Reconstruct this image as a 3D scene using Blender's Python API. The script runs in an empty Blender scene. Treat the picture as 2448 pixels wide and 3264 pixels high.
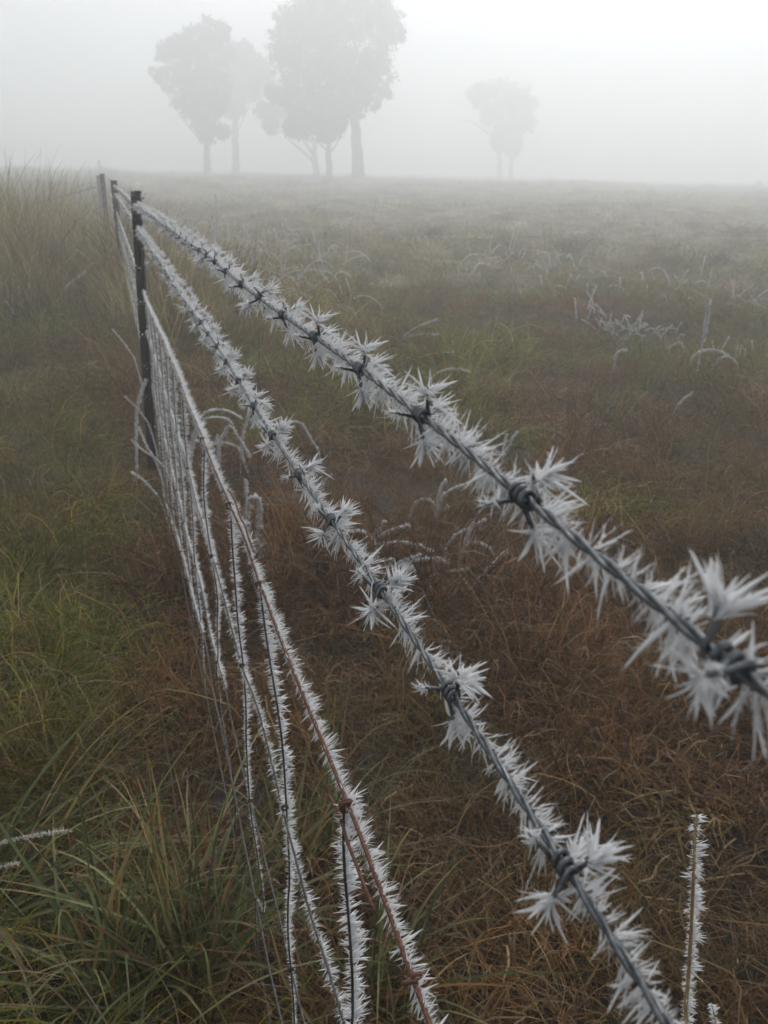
import bpy, math, random
import numpy as np
from mathutils import Matrix, Vector

rng = np.random.default_rng(7)
random.seed(7)
sc = bpy.context.scene
col = sc.collection

# ------------------------------------------------------------------ camera geometry
W, H = 2448, 3264
F, CX, CY = 2630.0, 1224.0, 1632.0
CAMH = 1.30
ROLL = math.radians(1.3)
VP = (317.0, 516.0)                                   # where the fence runs to
yc = VP[1] + math.tan(ROLL) * (CX - VP[0])
PITCH = math.atan((CY - yc) * math.cos(ROLL) / F)
fwd = np.array([0, math.cos(PITCH), -math.sin(PITCH)])
up0 = np.array([0, math.sin(PITCH), math.cos(PITCH)])
r0 = np.array([1.0, 0, 0])
right = math.cos(ROLL) * r0 + math.sin(ROLL) * up0
up = -math.sin(ROLL) * r0 + math.cos(ROLL) * up0
RM = np.array([right, up, fwd])
C = np.array([0, 0, CAMH])

cam_d = bpy.data.cameras.new('camera')
cam = bpy.data.objects.new('camera', cam_d)
col.objects.link(cam)
m = Matrix.Identity(4)
for i in range(3):
    m[i][0], m[i][1], m[i][2] = right[i], up[i], -fwd[i]
m[0][3], m[1][3], m[2][3] = C
cam.matrix_world = m
cam_d.sensor_fit = 'VERTICAL'
cam_d.sensor_height = 36
cam_d.sensor_width = 27
cam_d.lens = F / H * 36
cam_d.clip_start = 0.01
cam_d.clip_end = 2000
cam_d.dof.use_dof = True
cam_d.dof.focus_distance = 0.62
cam_d.dof.aperture_fstop = 20
sc.camera = cam

# ------------------------------------------------------------------ world, sun, exposure
SUN_EL, SUN_AZ = math.radians(40), math.radians(16)     # azimuth measured from +Y towards +X
world = bpy.data.worlds.new('World')
sc.world = world
world.use_nodes = True
nt = world.node_tree
nt.nodes.clear()
sky = nt.nodes.new('ShaderNodeTexSky')
sky.sky_type = 'NISHITA'
sky.sun_disc = False
sky.sun_elevation = SUN_EL
sky.sun_rotation = SUN_AZ
sky.air_density = 1.0
sky.dust_density = 6.0
sky.ozone_density = 1.0
hsv = nt.nodes.new('ShaderNodeHueSaturation')
hsv.inputs['Saturation'].default_value = 0.2
bg = nt.nodes.new('ShaderNodeBackground')
bg.inputs['Strength'].default_value = 0.15
wo = nt.nodes.new('ShaderNodeOutputWorld')
nt.links.new(sky.outputs[0], hsv.inputs['Color'])
nt.links.new(hsv.outputs[0], bg.inputs[0])
nt.links.new(bg.outputs[0], wo.inputs[0])

sun_d = bpy.data.lights.new('sun', 'SUN')
sun_d.energy = 1.5
sun_d.angle = math.radians(14)
sun_d.color = (1.0, 0.985, 0.965)
sun = bpy.data.objects.new('sun', sun_d)
col.objects.link(sun)
sdir = np.array([math.sin(SUN_AZ) * math.cos(SUN_EL), math.cos(SUN_AZ) * math.cos(SUN_EL), math.sin(SUN_EL)])
sun.rotation_euler = Vector(sdir).to_track_quat('Z', 'Y').to_euler()

sc.view_settings.view_transform = 'Standard'
sc.view_settings.look = 'None'
sc.view_settings.exposure = 0.1
sc.view_settings.gamma = 1.0
sc.view_settings.use_curve_mapping = False
sc.render.engine = 'CYCLES'
cy = sc.cycles
cy.max_bounces = 12
cy.diffuse_bounces = 10
cy.transmission_bounces = 8
cy.glossy_bounces = 2
cy.volume_bounces = 12
cy.transparent_max_bounces = 16
cy.use_denoising = True
cy.use_adaptive_sampling = True
cy.adaptive_threshold = 0.015
cy.sample_clamp_indirect = 10

# ------------------------------------------------------------------ helpers
def ray(x, y):
    v = np.array([(x - CX) / F, (CY - y) / F, 1.0])
    d = RM.T @ v
    return d / np.linalg.norm(d)

def unit(a):
    a = np.asarray(a, float)
    return a / np.maximum(np.linalg.norm(a, axis=-1, keepdims=True), 1e-12)

# fence frame: s runs along the fence away from the camera, off is to the right, z is up
FD = ray(*VP); FD[2] = 0; FD /= np.linalg.norm(FD)
FN = np.array([FD[1], -FD[0], 0.0])
LAT = 0.12
ZU = np.array([0, 0, 1.0])

def fpt(s, z, off=0.0):
    s = np.asarray(s, float)
    return s[..., None] * FD + (LAT + np.asarray(off, float))[..., None] * FN + np.asarray(z, float)[..., None] * ZU

def fsz(x, y, off=0.0):                                 # photo point -> (s, z) in the fence's own plane
    g = ray(x, y)
    Q = C + g * ((LAT + off) / (g @ FN))
    return float(Q @ FD), float(Q[2])

def hgt(x, y):                                          # terrain height
    x = np.asarray(x, float); y = np.asarray(y, float)
    r = np.hypot(x, y)
    k = np.clip((r - 2.0) / 6.0, 0, 1)
    h = 0.035 * (np.sin(x * 2.1 + 1.3 * np.sin(y * 1.3)) * np.cos(y * 1.7 + 0.6) + 0.5 * np.sin(x * 4.7 + y * 3.1))
    h = h * (0.35 + 0.65 * k)
    h = h + 0.10 * k * np.sin(x * 0.45 + 0.7) * np.sin(y * 0.5 + 0.2 * x)
    # hummock under the tall brown grass right of the fence, and the bank left of it
    h = h + 0.16 * np.exp(-(((x - 1.6) / 2.0) ** 2 + ((y - 8.3) / 1.0) ** 2))
    h = h + 0.22 * np.exp(-(((x + 4.4) / 2.0) ** 2 + ((y - 8.5) / 2.2) ** 2))
    kf = np.clip((r - 25) / 30, 0, 1)
    h = h + kf * (.16 * np.sin(x * .31 + 1.1 * np.sin(y * .17)) * np.sin(y * .23 + .4) + .10 * np.sin(x * .83 + y * .37) + .06 * np.sin(x * 1.9 - y * .9))
    h = h + 0.004 * np.clip(y - 14, 0, 60)
    return h

def ground(x, y):                                       # photo point -> point on the ground
    g = ray(x, y)
    t = 0.5
    for _ in range(4000):
        P = C + g * t
        if P[2] < hgt(P[0], P[1]):
            break
        t += 0.01 + 0.004 * t
    return C + g * t

def mesh(name, V, quads=None, tris=None, mat=None, parent=None, colr=None, smooth=False, link=True):
    V = np.asarray(V, np.float32).reshape(-1, 3)
    me = bpy.data.meshes.new(name)
    me.vertices.add(len(V))
    me.vertices.foreach_set('co', V.ravel())
    q = np.zeros((0, 4), np.int32) if quads is None or len(quads) == 0 else np.asarray(quads, np.int32)
    t = np.zeros((0, 3), np.int32) if tris is None or len(tris) == 0 else np.asarray(tris, np.int32)
    loops = np.concatenate([q.ravel(), t.ravel()])
    me.loops.add(len(loops))
    me.loops.foreach_set('vertex_index', loops)
    me.polygons.add(len(q) + len(t))
    st = np.concatenate([np.arange(len(q)) * 4, len(q) * 4 + np.arange(len(t)) * 3]).astype(np.int32)
    me.polygons.foreach_set('loop_start', st)
    if colr is not None:
        a = me.color_attributes.new('Col', 'FLOAT_COLOR', 'POINT')
        cc = np.ones((len(V), 4), np.float32)
        cc[:, :3] = colr
        a.data.foreach_set('color', cc.ravel())
    me.update(calc_edges=True)
    if smooth:
        me.polygons.foreach_set('use_smooth', np.ones(len(me.polygons), bool))
    if mat:
        me.materials.append(mat)
    ob = bpy.data.objects.new(name, me)
    if link:
        col.objects.link(ob)
    if parent is not None:
        ob.parent = parent
    return ob

class Geo:
    def __init__(self):
        self.V, self.Q, self.T, self.n = [], [], [], 0
    def add(self, V, Q=None, T=None):
        V = np.asarray(V, float).reshape(-1, 3)
        if Q is not None and len(Q): self.Q.append(np.asarray(Q) + self.n)
        if T is not None and len(T): self.T.append(np.asarray(T) + self.n)
        self.V.append(V); self.n += len(V)
        return self
    def build(self, name, mat, parent=None, smooth=False, link=True, colr=None, origin=None):
        V = np.concatenate(self.V)
        if origin is not None: V = V - np.asarray(origin)
        o = mesh(name, V, np.concatenate(self.Q) if self.Q else None, np.concatenate(self.T) if self.T else None,
                 mat, parent, colr, smooth, link)
        if origin is not None: o.location = origin
        return o

def frames(P):
    P = np.asarray(P, float)
    T = unit(np.gradient(P, axis=0))
    N = np.zeros_like(P)
    a = np.array([0, 0, 1.0]) if abs(T[0][2]) < 0.9 else np.array([1.0, 0, 0])
    N[0] = unit(np.cross(np.cross(T[0], a), T[0]))
    for i in range(1, len(P)):
        v = N[i - 1] - T[i] * (N[i - 1] @ T[i])
        N[i] = unit(v)
    return T, N, np.cross(T, N)

def tube(P, r, n=8, cap=True):
    P = np.asarray(P, float)
    r = np.broadcast_to(np.asarray(r, float), (len(P),))
    T, N, B = frames(P)
    a = np.linspace(0, 2 * np.pi, n, endpoint=False)
    V = P[:, None] + r[:, None, None] * (np.cos(a)[None, :, None] * N[:, None] + np.sin(a)[None, :, None] * B[:, None])
    V = V.reshape(-1, 3)
    i = np.arange(len(P) - 1)[:, None] * n
    j = np.arange(n)[None]
    k = (j + 1) % n
    Q = np.stack([i + j, i + k, i + n + k, i + n + j], -1).reshape(-1, 4)
    Tt = []
    if cap:
        V = np.concatenate([V, P[:1], P[-1:]])
        c0, c1 = len(V) - 2, len(V) - 1
        e = (len(P) - 1) * n
        Tt = [[c0, (q + 1) % n, q] for q in range(n)] + [[c1, e + q, e + (q + 1) % n] for q in range(n)]
    return V, Q, np.array(Tt) if cap else None

def resample(P, step):
    P = np.asarray(P, float)
    L = np.concatenate([[0], np.cumsum(np.linalg.norm(np.diff(P, axis=0), axis=1))])
    n = max(2, int(L[-1] / step) + 1)
    t = np.linspace(0, L[-1], n)
    return np.stack([np.interp(t, L, P[:, k]) for k in range(3)], 1), t

def smooth_path(P, step, it=2):
    P = np.asarray(P, float)
    for _ in range(it):                                # corner cutting
        Qp = [P[0]]
        for a, b in zip(P[:-1], P[1:]):
            Qp += [a * .75 + b * .25, a * .25 + b * .75]
        Qp.append(P[-1]); P = np.array(Qp)
    return resample(P, step)[0]

ST = np.array([0, .28, .58, .84])
def feathers(O, D, A, L, Wd, rg, lod=1):
    """ice crystals: tapering flattened blades with an uneven edge. O root, D direction, A width axis."""
    n = len(O)
    if n == 0: return np.zeros((0, 3)), None, None
    D = unit(D); A = unit(A - D * np.sum(A * D, 1, keepdims=True)); B = np.cross(D, A)
    if lod == 0:
        a = np.array([0, 2.1, 4.2])
        R = O[:, None] + (Wd[:, None, None]) * (np.cos(a)[None, :, None] * A[:, None] + np.sin(a)[None, :, None] * .5 * B[:, None])
        V = np.concatenate([R, (O + D * L[:, None])[:, None]], 1)
        b = np.arange(n)[:, None] * 4
        T = np.concatenate([b + np.array([[0, 1, 3]]), b + np.array([[1, 2, 3]]), b + np.array([[2, 0, 3]])])
        return V.reshape(-1, 3), None, T
    prof = np.array([.75, 1.0, .62, .32])[None] * rg.uniform(.65, 1.3, (n, 4))
    bend = rg.normal(0, .10, (n, 2))
    t = ST[None] + rg.uniform(-.05, .05, (n, 4)) * np.array([0, 1, 1, 1])
    cen = O[:, None] + D[:, None] * (t * L[:, None])[..., None] \
        + A[:, None] * (bend[:, :1] * t ** 2 * L[:, None])[..., None] + B[:, None] * (bend[:, 1:] * t ** 2 * L[:, None])[..., None]
    Wd = np.minimum(Wd, .00115)
    hw = prof * Wd[:, None]
    hl = hw * rg.uniform(.6, 1.4, (n, 4))
    ring = np.stack([cen + A[:, None] * hw[..., None], cen + B[:, None] * (.32 * hw)[..., None],
                     cen - A[:, None] * hl[..., None], cen - B[:, None] * (.32 * hw)[..., None]], 2)   # n,4,4,3
    tip = O + D * L[:, None] + A * (bend[:, :1] * L[:, None]) + B * (bend[:, 1:] * L[:, None])
    V = np.concatenate([ring.reshape(n, 16, 3), tip[:, None]], 1)
    bar = None
    if lod == 2:
        nb = 7
        tb = rg.uniform(.12, .85, (n, nb)); sg_ = rg.choice([-1, 1], (n, nb))
        ob = O[:, None] + D[:, None] * (tb * L[:, None])[..., None] + A[:, None] * (bend[:, :1] * tb ** 2 * L[:, None] + sg_ * Wd[:, None] * .5 * (1 - tb))[..., None] + B[:, None] * (bend[:, 1:] * tb ** 2 * L[:, None])[..., None]
        db = D[:, None] + A[:, None] * (sg_ * rg.uniform(.35, .9, (n, nb)))[..., None] + B[:, None] * rg.normal(0, .25, (n, nb, 1))
        lb = (L[:, None] * .24 * (1.15 - tb) * rg.uniform(.5, 1.3, (n, nb))).ravel()
        bar = feathers(ob.reshape(-1, 3), db.reshape(-1, 3), np.repeat(B, nb, 0), lb, lb * .13, rg, 0)
    q = []
    for i in range(3):
        for j in range(4):
            k = (j + 1) % 4
            q.append([i * 4 + j, i * 4 + k, i * 4 + 4 + k, i * 4 + 4 + j])
    tt = [[12 + j, 12 + (j + 1) % 4, 16] for j in range(4)]
    b = np.arange(n)[:, None, None] * 17
    V = V.reshape(-1, 3); T_ = (b + np.array(tt)[None]).reshape(-1, 3)
    if bar is not None:
        T_ = np.concatenate([T_, bar[2] + len(V)]); V = np.concatenate([V, bar[0]])
    return V, (b + np.array(q)[None]).reshape(-1, 4), T_

# ------------------------------------------------------------------ materials
def new_mat(name):
    mt = bpy.data.materials.new(name); mt.use_nodes = True
    n = mt.node_tree; n.nodes.clear()
    return mt, n, n.nodes.new('ShaderNodeOutputMaterial')

def principled(name, base, rough=.6, metal=0.0, c2=None, scale=40, bump=0.0, bscale=200, spec=.5, detail=4):
    mt, n, out = new_mat(name)
    p = n.nodes.new('ShaderNodeBsdfPrincipled')
    p.inputs['Roughness'].default_value = rough
    p.inputs['Metallic'].default_value = metal
    p.inputs['Specular IOR Level'].default_value = spec
    tc = n.nodes.new('ShaderNodeTexCoord')
    if c2 is not None:
        tx = n.nodes.new('ShaderNodeTexNoise'); tx.inputs['Scale'].default_value = scale; tx.inputs['Detail'].default_value = detail
        cr = n.nodes.new('ShaderNodeValToRGB')
        cr.color_ramp.elements[0].position = .35; cr.color_ramp.elements[1].position = .65
        cr.color_ramp.elements[0].color = (*base, 1); cr.color_ramp.elements[1].color = (*c2, 1)
        n.links.new(tc.outputs['Object'], tx.inputs['Vector']); n.links.new(tx.outputs['Fac'], cr.inputs[0])
        n.links.new(cr.outputs[0], p.inputs['Base Color'])
    else:
        p.inputs['Base Color'].default_value = (*base, 1)
    if bump:
        tb = n.nodes.new('ShaderNodeTexNoise'); tb.inputs['Scale'].default_value = bscale; tb.inputs['Detail'].default_value = 3
        bp = n.nodes.new('ShaderNodeBump'); bp.inputs['Strength'].default_value = bump; bp.inputs['Distance'].default_value = .001
        n.links.new(tc.outputs['Object'], tb.inputs['Vector']); n.links.new(tb.outputs['Fac'], bp.inputs['Height'])
        n.links.new(bp.outputs[0], p.inputs['Normal'])
    n.links.new(p.outputs[0], out.inputs[0])
    return mt

def grass_mat(name, sat=1.0, val=1.0, trans=.3, tint=None, tscale=.7, tmax=.6):
    mt, n, out = new_mat(name)
    at = n.nodes.new('ShaderNodeAttribute'); at.attribute_name = 'Col'
    geo = n.nodes.new('ShaderNodeNewGeometry')
    oi = n.nodes.new('ShaderNodeObjectInfo')
    hs = n.nodes.new('ShaderNodeHueSaturation')
    mr = n.nodes.new('ShaderNodeMapRange'); mr.inputs['To Min'].default_value = .5 * val; mr.inputs['To Max'].default_value = 1.55 * val
    n.links.new(oi.outputs['Random'], mr.inputs['Value'])
    hs.inputs['Saturation'].default_value = sat
    n.links.new(mr.outputs[0], hs.inputs['Value'])
    csrc = at.outputs['Color']
    if tint is not None:
        tx = n.nodes.new('ShaderNodeTexNoise'); tx.inputs['Scale'].default_value = tscale; tx.inputs['Detail'].default_value = 5
        tx.inputs['Roughness'].default_value = .6
        n.links.new(geo.outputs['Position'], tx.inputs['Vector'])
        rm = n.nodes.new('ShaderNodeMapRange'); rm.inputs['From Min'].default_value = .42; rm.inputs['From Max'].default_value = .62
        rm.inputs['To Min'].default_value = 0; rm.inputs['To Max'].default_value = tmax
        n.links.new(tx.outputs['Fac'], rm.inputs['Value'])
        mx = n.nodes.new('ShaderNodeMix'); mx.data_type = 'RGBA'
        n.links.new(rm.outputs[0], mx.inputs['Factor']); n.links.new(csrc, mx.inputs['A'])
        mx.inputs['B'].default_value = (*tint, 1)
        csrc = mx.outputs['Result']
    n.links.new(csrc, hs.inputs['Color'])
    d = n.nodes.new('ShaderNodeBsdfPrincipled'); d.inputs['Roughness'].default_value = .55
    d.inputs['Specular IOR Level'].default_value = .35
    t = n.nodes.new('ShaderNodeBsdfTranslucent')
    ms = n.nodes.new('ShaderNodeMixShader'); ms.inputs[0].default_value = trans
    n.links.new(hs.outputs[0], d.inputs['Base Color']); n.links.new(hs.outputs[0], t.inputs['Color'])
    n.links.new(d.outputs[0], ms.inputs[1]); n.links.new(t.outputs[0], ms.inputs[2])
    n.links.new(ms.outputs[0], out.inputs[0])
    return mt

def frost_mat(name, c=(.86, .87, .90), trans=.35):
    mt, n, out = new_mat(name)
    d = n.nodes.new('ShaderNodeBsdfPrincipled'); d.inputs['Base Color'].default_value = (*c, 1)
    d.inputs['Roughness'].default_value = .28; d.inputs['IOR'].default_value = 1.31
    t = n.nodes.new('ShaderNodeBsdfTranslucent'); t.inputs['Color'].default_value = (*c, 1)
    g = n.nodes.new('ShaderNodeBsdfTransparent')
    tc = n.nodes.new('ShaderNodeTexCoord')
    tx = n.nodes.new('ShaderNodeTexNoise'); tx.inputs['Scale'].default_value = 900; tx.inputs['Detail'].default_value = 2
    bp = n.nodes.new('ShaderNodeBump'); bp.inputs['Strength'].default_value = .5; bp.inputs['Distance'].default_value = .0006
    n.links.new(tc.outputs['Object'], tx.inputs['Vector']); n.links.new(tx.outputs['Fac'], bp.inputs['Height'])
    n.links.new(bp.outputs[0], d.inputs['Normal'])
    m1 = n.nodes.new('ShaderNodeMixShader'); m1.inputs[0].default_value = trans
    m2 = n.nodes.new('ShaderNodeMixShader'); m2.inputs[0].default_value = .16
    n.links.new(d.outputs[0], m1.inputs[1]); n.links.new(t.outputs[0], m1.inputs[2])
    n.links.new(m1.outputs[0], m2.inputs[1]); n.links.new(g.outputs[0], m2.inputs[2])
    n.links.new(m2.outputs[0], out.inputs[0])
    return mt

M_GALV = principled('galvanised_steel', (.07, .08, .09), .42, .6, (.15, .16, .17), 350, .25, 900)
M_RUST = principled('rusty_wire', (.085, .035, .022), .75, .1, (.17, .075, .045), 500, .7, 1200)
M_DARKWIRE = principled('weathered_wire', (.035, .028, .026), .6, .3, (.10, .095, .095), 260, .4, 900)
M_POST = principled('old_post_steel', (.014, .009, .008), .7, .1, (.035, .018, .013), 60, .5, 300)
M_FROST = frost_mat('hoarfrost', (.975, .98, .99), .5)
M_FROSTFAR = frost_mat('fine_hoarfrost', (.95, .95, .96), .45)
M_STEM = principled('dry_stem', (.42, .30, .15), .7, 0, (.26, .17, .08), 60)
M_FSTEM = principled('frosted_stem', (.42, .38, .32), .7, 0, (.25, .2, .14), 90)
M_BARK = principled('bark', (.12, .10, .08), .9, 0, (.22, .19, .16), 3, .5, 8)
M_WOOD = principled('weathered_wood', (.09, .08, .07), .9, 0, (.15, .13, .11), 8, .5, 30)
M_BROWN = grass_mat('brown_thatch', 1.12, 1.1, .3, (.115, .10, .04), .9, .6)
M_OLIVE = grass_mat('olive_grass', 1.14, 1.12, .35, (.13, .075, .035), .8, .6)
M_BLADE = grass_mat('tussock_blade', 1.0, 1.0, .35)
M_LEAF = grass_mat('gum_foliage', 1.0, 1.0, .3)

# ------------------------------------------------------------------ object bookkeeping
def tag(o, label=None, cat=None, group=None, kind=None):
    if label: o['label'] = label
    if cat: o['category'] = cat
    if group: o['group'] = group
    if kind: o['kind'] = kind
    return o

def thing(name, label, cat, loc=(0, 0, 0), group=None):
    o = bpy.data.objects.new(name, None); col.objects.link(o)
    o.location = loc; o.empty_display_size = .1
    return tag(o, label, cat, group)

# ------------------------------------------------------------------ ground
def axis(n, a, p=3.0, lo=-1, hi=1):
    u = np.linspace(lo, hi, n)
    return np.sign(u) * np.abs(u) ** p * a
gx = axis(241, 500, 4.0)
gy = axis(241, 600, 4.0, -.62, 1)
X, Y = np.meshgrid(gx, gy)
Z = hgt(X, Y) - 0.01
nx, ny = len(gx), len(gy)
ii = (np.arange(ny - 1)[:, None] * nx + np.arange(nx - 1)[None]).ravel()
mt, n, out = new_mat('soil_and_litter')
p = n.nodes.new('ShaderNodeBsdfPrincipled'); p.inputs['Roughness'].default_value = .95
gg = n.nodes.new('ShaderNodeNewGeometry')
t1 = n.nodes.new('ShaderNodeTexNoise'); t1.inputs['Scale'].default_value = 1.1; t1.inputs['Detail'].default_value = 6
t2 = n.nodes.new('ShaderNodeTexNoise'); t2.inputs['Scale'].default_value = 38; t2.inputs['Detail'].default_value = 6
c1 = n.nodes.new('ShaderNodeValToRGB')
c1.color_ramp.elements[0].position = .38; c1.color_ramp.elements[0].color = (.020, .013, .008, 1)
c1.color_ramp.elements[1].position = .62; c1.color_ramp.elements[1].color = (.024, .019, .010, 1)
c2 = n.nodes.new('ShaderNodeValToRGB')
c2.color_ramp.elements[0].position = .3; c2.color_ramp.elements[0].color = (.45, .45, .45, 1)
c2.color_ramp.elements[1].position = .75; c2.color_ramp.elements[1].color = (1.5, 1.4, 1.3, 1)
mm = n.nodes.new('ShaderNodeMix'); mm.data_type = 'RGBA'; mm.blend_type = 'MULTIPLY'; mm.inputs['Factor'].default_value = 1
bp = n.nodes.new('ShaderNodeBump'); bp.inputs['Distance'].default_value = .02; bp.inputs['Strength'].default_value = .8
for t in (t1, t2): n.links.new(gg.outputs['Position'], t.inputs['Vector'])
n.links.new(t1.outputs['Fac'], c1.inputs[0]); n.links.new(t2.outputs['Fac'], c2.inputs[0])
n.links.new(c1.outputs[0], mm.inputs['A']); n.links.new(c2.outputs[0], mm.inputs['B'])
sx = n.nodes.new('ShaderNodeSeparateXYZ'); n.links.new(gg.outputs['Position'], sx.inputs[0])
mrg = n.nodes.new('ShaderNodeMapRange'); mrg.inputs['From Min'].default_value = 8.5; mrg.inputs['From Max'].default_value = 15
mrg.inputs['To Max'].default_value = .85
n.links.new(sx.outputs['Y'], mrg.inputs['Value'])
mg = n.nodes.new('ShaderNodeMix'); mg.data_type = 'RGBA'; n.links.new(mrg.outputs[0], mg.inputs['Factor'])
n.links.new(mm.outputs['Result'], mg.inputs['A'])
c3 = n.nodes.new('ShaderNodeValToRGB'); c3.color_ramp.elements[0].position = .35; c3.color_ramp.elements[0].color = (.10, .085, .05, 1)  # far field ground: frost tone plus fog brightness painted into the colour
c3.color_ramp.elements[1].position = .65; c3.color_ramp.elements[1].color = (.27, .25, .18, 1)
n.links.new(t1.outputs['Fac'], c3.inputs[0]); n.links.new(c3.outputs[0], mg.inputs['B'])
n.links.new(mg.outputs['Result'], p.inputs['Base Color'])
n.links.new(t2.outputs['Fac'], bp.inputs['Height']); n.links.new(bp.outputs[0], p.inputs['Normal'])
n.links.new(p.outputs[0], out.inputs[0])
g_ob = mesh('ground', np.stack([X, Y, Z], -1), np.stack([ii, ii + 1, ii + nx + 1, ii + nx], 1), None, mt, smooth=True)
tag(g_ob, kind='structure')

# ------------------------------------------------------------------ haze (one closed box of even density)
bm_v = np.array([[x, y, z] for x in (-240, 240) for y in (-90, 300) for z in (-3.0, 36.0)], float)
hz = mesh('haze', bm_v, [[0, 1, 3, 2], [4, 6, 7, 5], [0, 4, 5, 1], [2, 3, 7, 6], [0, 2, 6, 4], [1, 5, 7, 3]])
hm, n, out = new_mat('haze')
pv = n.nodes.new('ShaderNodeVolumePrincipled')
pv.inputs['Color'].default_value = (.965, .985, 1.0, 1)
pv.inputs['Density'].default_value = .022
pv.inputs['Anisotropy'].default_value = .5
n.links.new(pv.outputs[0], out.inputs['Volume'])
hz.data.materials.append(hm)
tag(hz, kind='stuff')

# ------------------------------------------------------------------ grass sources
BROWNS = 1.3 * np.array([[.100, .050, .027], [.14, .072, .038], [.075, .040, .024], [.18, .105, .055], [.27, .19, .11], [.13, .060, .034], [.085, .070, .028]])
BW = np.array([.22, .2, .16, .14, .07, .11, .10])
GREENS = 1.75 * np.array([[.060, .072, .014], [.095, .10, .022], [.038, .055, .012], [.14, .125, .038], [.20, .155, .062], [.12, .068, .030]])
GW = np.array([.26, .24, .2, .14, .08, .08])
TANS = 1.6 * np.array([[.20, .165, .09], [.14, .12, .06], [.11, .115, .045], [.27, .22, .14], [.15, .08, .04], [.09, .09, .035]])
TW = np.array([.22, .2, .2, .12, .12, .14])

def clump(seed, nb, R, lmin, lmax, wd, e0, e1, droop, wig, pal, pw, seg=6):
    rg = np.random.default_rng(seed)
    az = rg.normal(rg.uniform(0, 6.28), 1.15, nb)
    base = np.stack([rg.normal(0, R * .5, nb), rg.normal(0, R * .5, nb), np.full(nb, -.01)], 1)
    el = np.radians(rg.uniform(e0, e1, nb))
    d = np.stack([np.cos(az) * np.cos(el), np.sin(az) * np.cos(el), np.sin(el)], 1)
    L = rg.uniform(lmin, lmax, nb)
    P = [base]
    for k in range(seg):
        P.append(P[-1] + d * (L / seg)[:, None])
        d = d + rg.normal(0, wig, (nb, 3)); d[:, 2] -= droop * (k + 1) / seg * rg.uniform(.4, 1.6, nb)
        d = unit(d)
        low = P[-1][:, 2] < .01
        d[low, 2] = np.abs(d[low, 2]) * .3
    P = np.stack(P, 1)
    side = unit(np.cross(unit(P[:, -1] - P[:, 0]), rg.normal(0, 1, (nb, 3))))
    w = wd * rg.uniform(.6, 1.4, nb)
    pr = np.interp(np.linspace(0, 1, seg + 1), [0, .3, .8, 1], [.7, 1, .6, .08])
    V = np.stack([P + side[:, None] * (w[:, None] * pr)[..., None] * .5, P - side[:, None] * (w[:, None] * pr)[..., None] * .5], 2)
    b = np.arange(nb)[:, None] * (seg + 1) * 2 + np.arange(seg)[None] * 2
    Q = np.stack([b, b + 1, b + 3, b + 2], -1).reshape(-1, 4)
    ci = rg.choice(len(pal), nb, p=pw / pw.sum())
    cc = pal[ci] * rg.uniform(.7, 1.35, (nb, 1))
    cc = np.repeat(cc[:, None], (seg + 1) * 2, 1)
    rime = (rg.random(nb) < .12)[:, None] * np.repeat(np.clip(np.linspace(-1.1, .8, seg + 1), 0, 1), 2)[None]   # frosted blade tips
    cc = (cc * (1 - rime[..., None]) + np.array([.42, .41, .39]) * rime[..., None]).reshape(-1, 3)
    return V.reshape(-1, 3), Q, cc

def protos(name, mat, specs):
    r = []
    for k, sp in enumerate(specs):
        V, Q, cc = clump(100 + k * 7 + len(name), *sp)
        r.append(mesh(name + '_source', V, Q, None, mat, colr=cc, link=False))
    return r

def scatter(name, srcs, P, rot, scl, pick):
    me = bpy.data.meshes.new(name)
    me.vertices.add(len(P)); me.vertices.foreach_set('co', np.asarray(P, np.float32).ravel())
    a = me.attributes.new('rot', 'FLOAT_VECTOR', 'POINT'); a.data.foreach_set('vector', np.asarray(rot, np.float32).ravel())
    a = me.attributes.new('scl', 'FLOAT_VECTOR', 'POINT'); a.data.foreach_set('vector', np.asarray(scl, np.float32).ravel())
    a = me.attributes.new('pick', 'INT', 'POINT'); a.data.foreach_set('value', np.asarray(pick, np.int32))
    ob = bpy.data.objects.new(name, me); col.objects.link(ob)
    ng = bpy.data.node_groups.new(name, 'GeometryNodeTree')
    ng.interface.new_socket('Geometry', in_out='INPUT', socket_type='NodeSocketGeometry')
    ng.interface.new_socket('Geometry', in_out='OUTPUT', socket_type='NodeSocketGeometry')
    gi = ng.nodes.new('NodeGroupInput'); go = ng.nodes.new('NodeGroupOutput')
    iop = ng.nodes.new('GeometryNodeInstanceOnPoints')
    jn = ng.nodes.new('GeometryNodeJoinGeometry')
    for s in srcs:
        oi = ng.nodes.new('GeometryNodeObjectInfo'); oi.inputs['Object'].default_value = s
        oi.inputs['As Instance'].default_value = True
        ng.links.new(oi.outputs['Geometry'], jn.inputs[0])
    def na(nm, ty):
        q = ng.nodes.new('GeometryNodeInputNamedAttribute'); q.data_type = ty; q.inputs['Name'].default_value = nm
        return q.outputs[0]
    ng.links.new(gi.outputs[0], iop.inputs['Points']); ng.links.new(jn.outputs[0], iop.inputs['Instance'])
    iop.inputs['Pick Instance'].default_value = True
    ng.links.new(na('pick', 'INT'), iop.inputs['Instance Index'])
    ng.links.new(na('rot', 'FLOAT_VECTOR'), iop.inputs['Rotation'])
    ng.links.new(na('scl', 'FLOAT_VECTOR'), iop.inputs['Scale'])
    ng.links.new(iop.outputs[0], go.inputs[0])
    md = ob.modifiers.new('scatter', 'NODES'); md.node_group = ng
    tag(ob, kind='stuff')
    return ob

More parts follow.
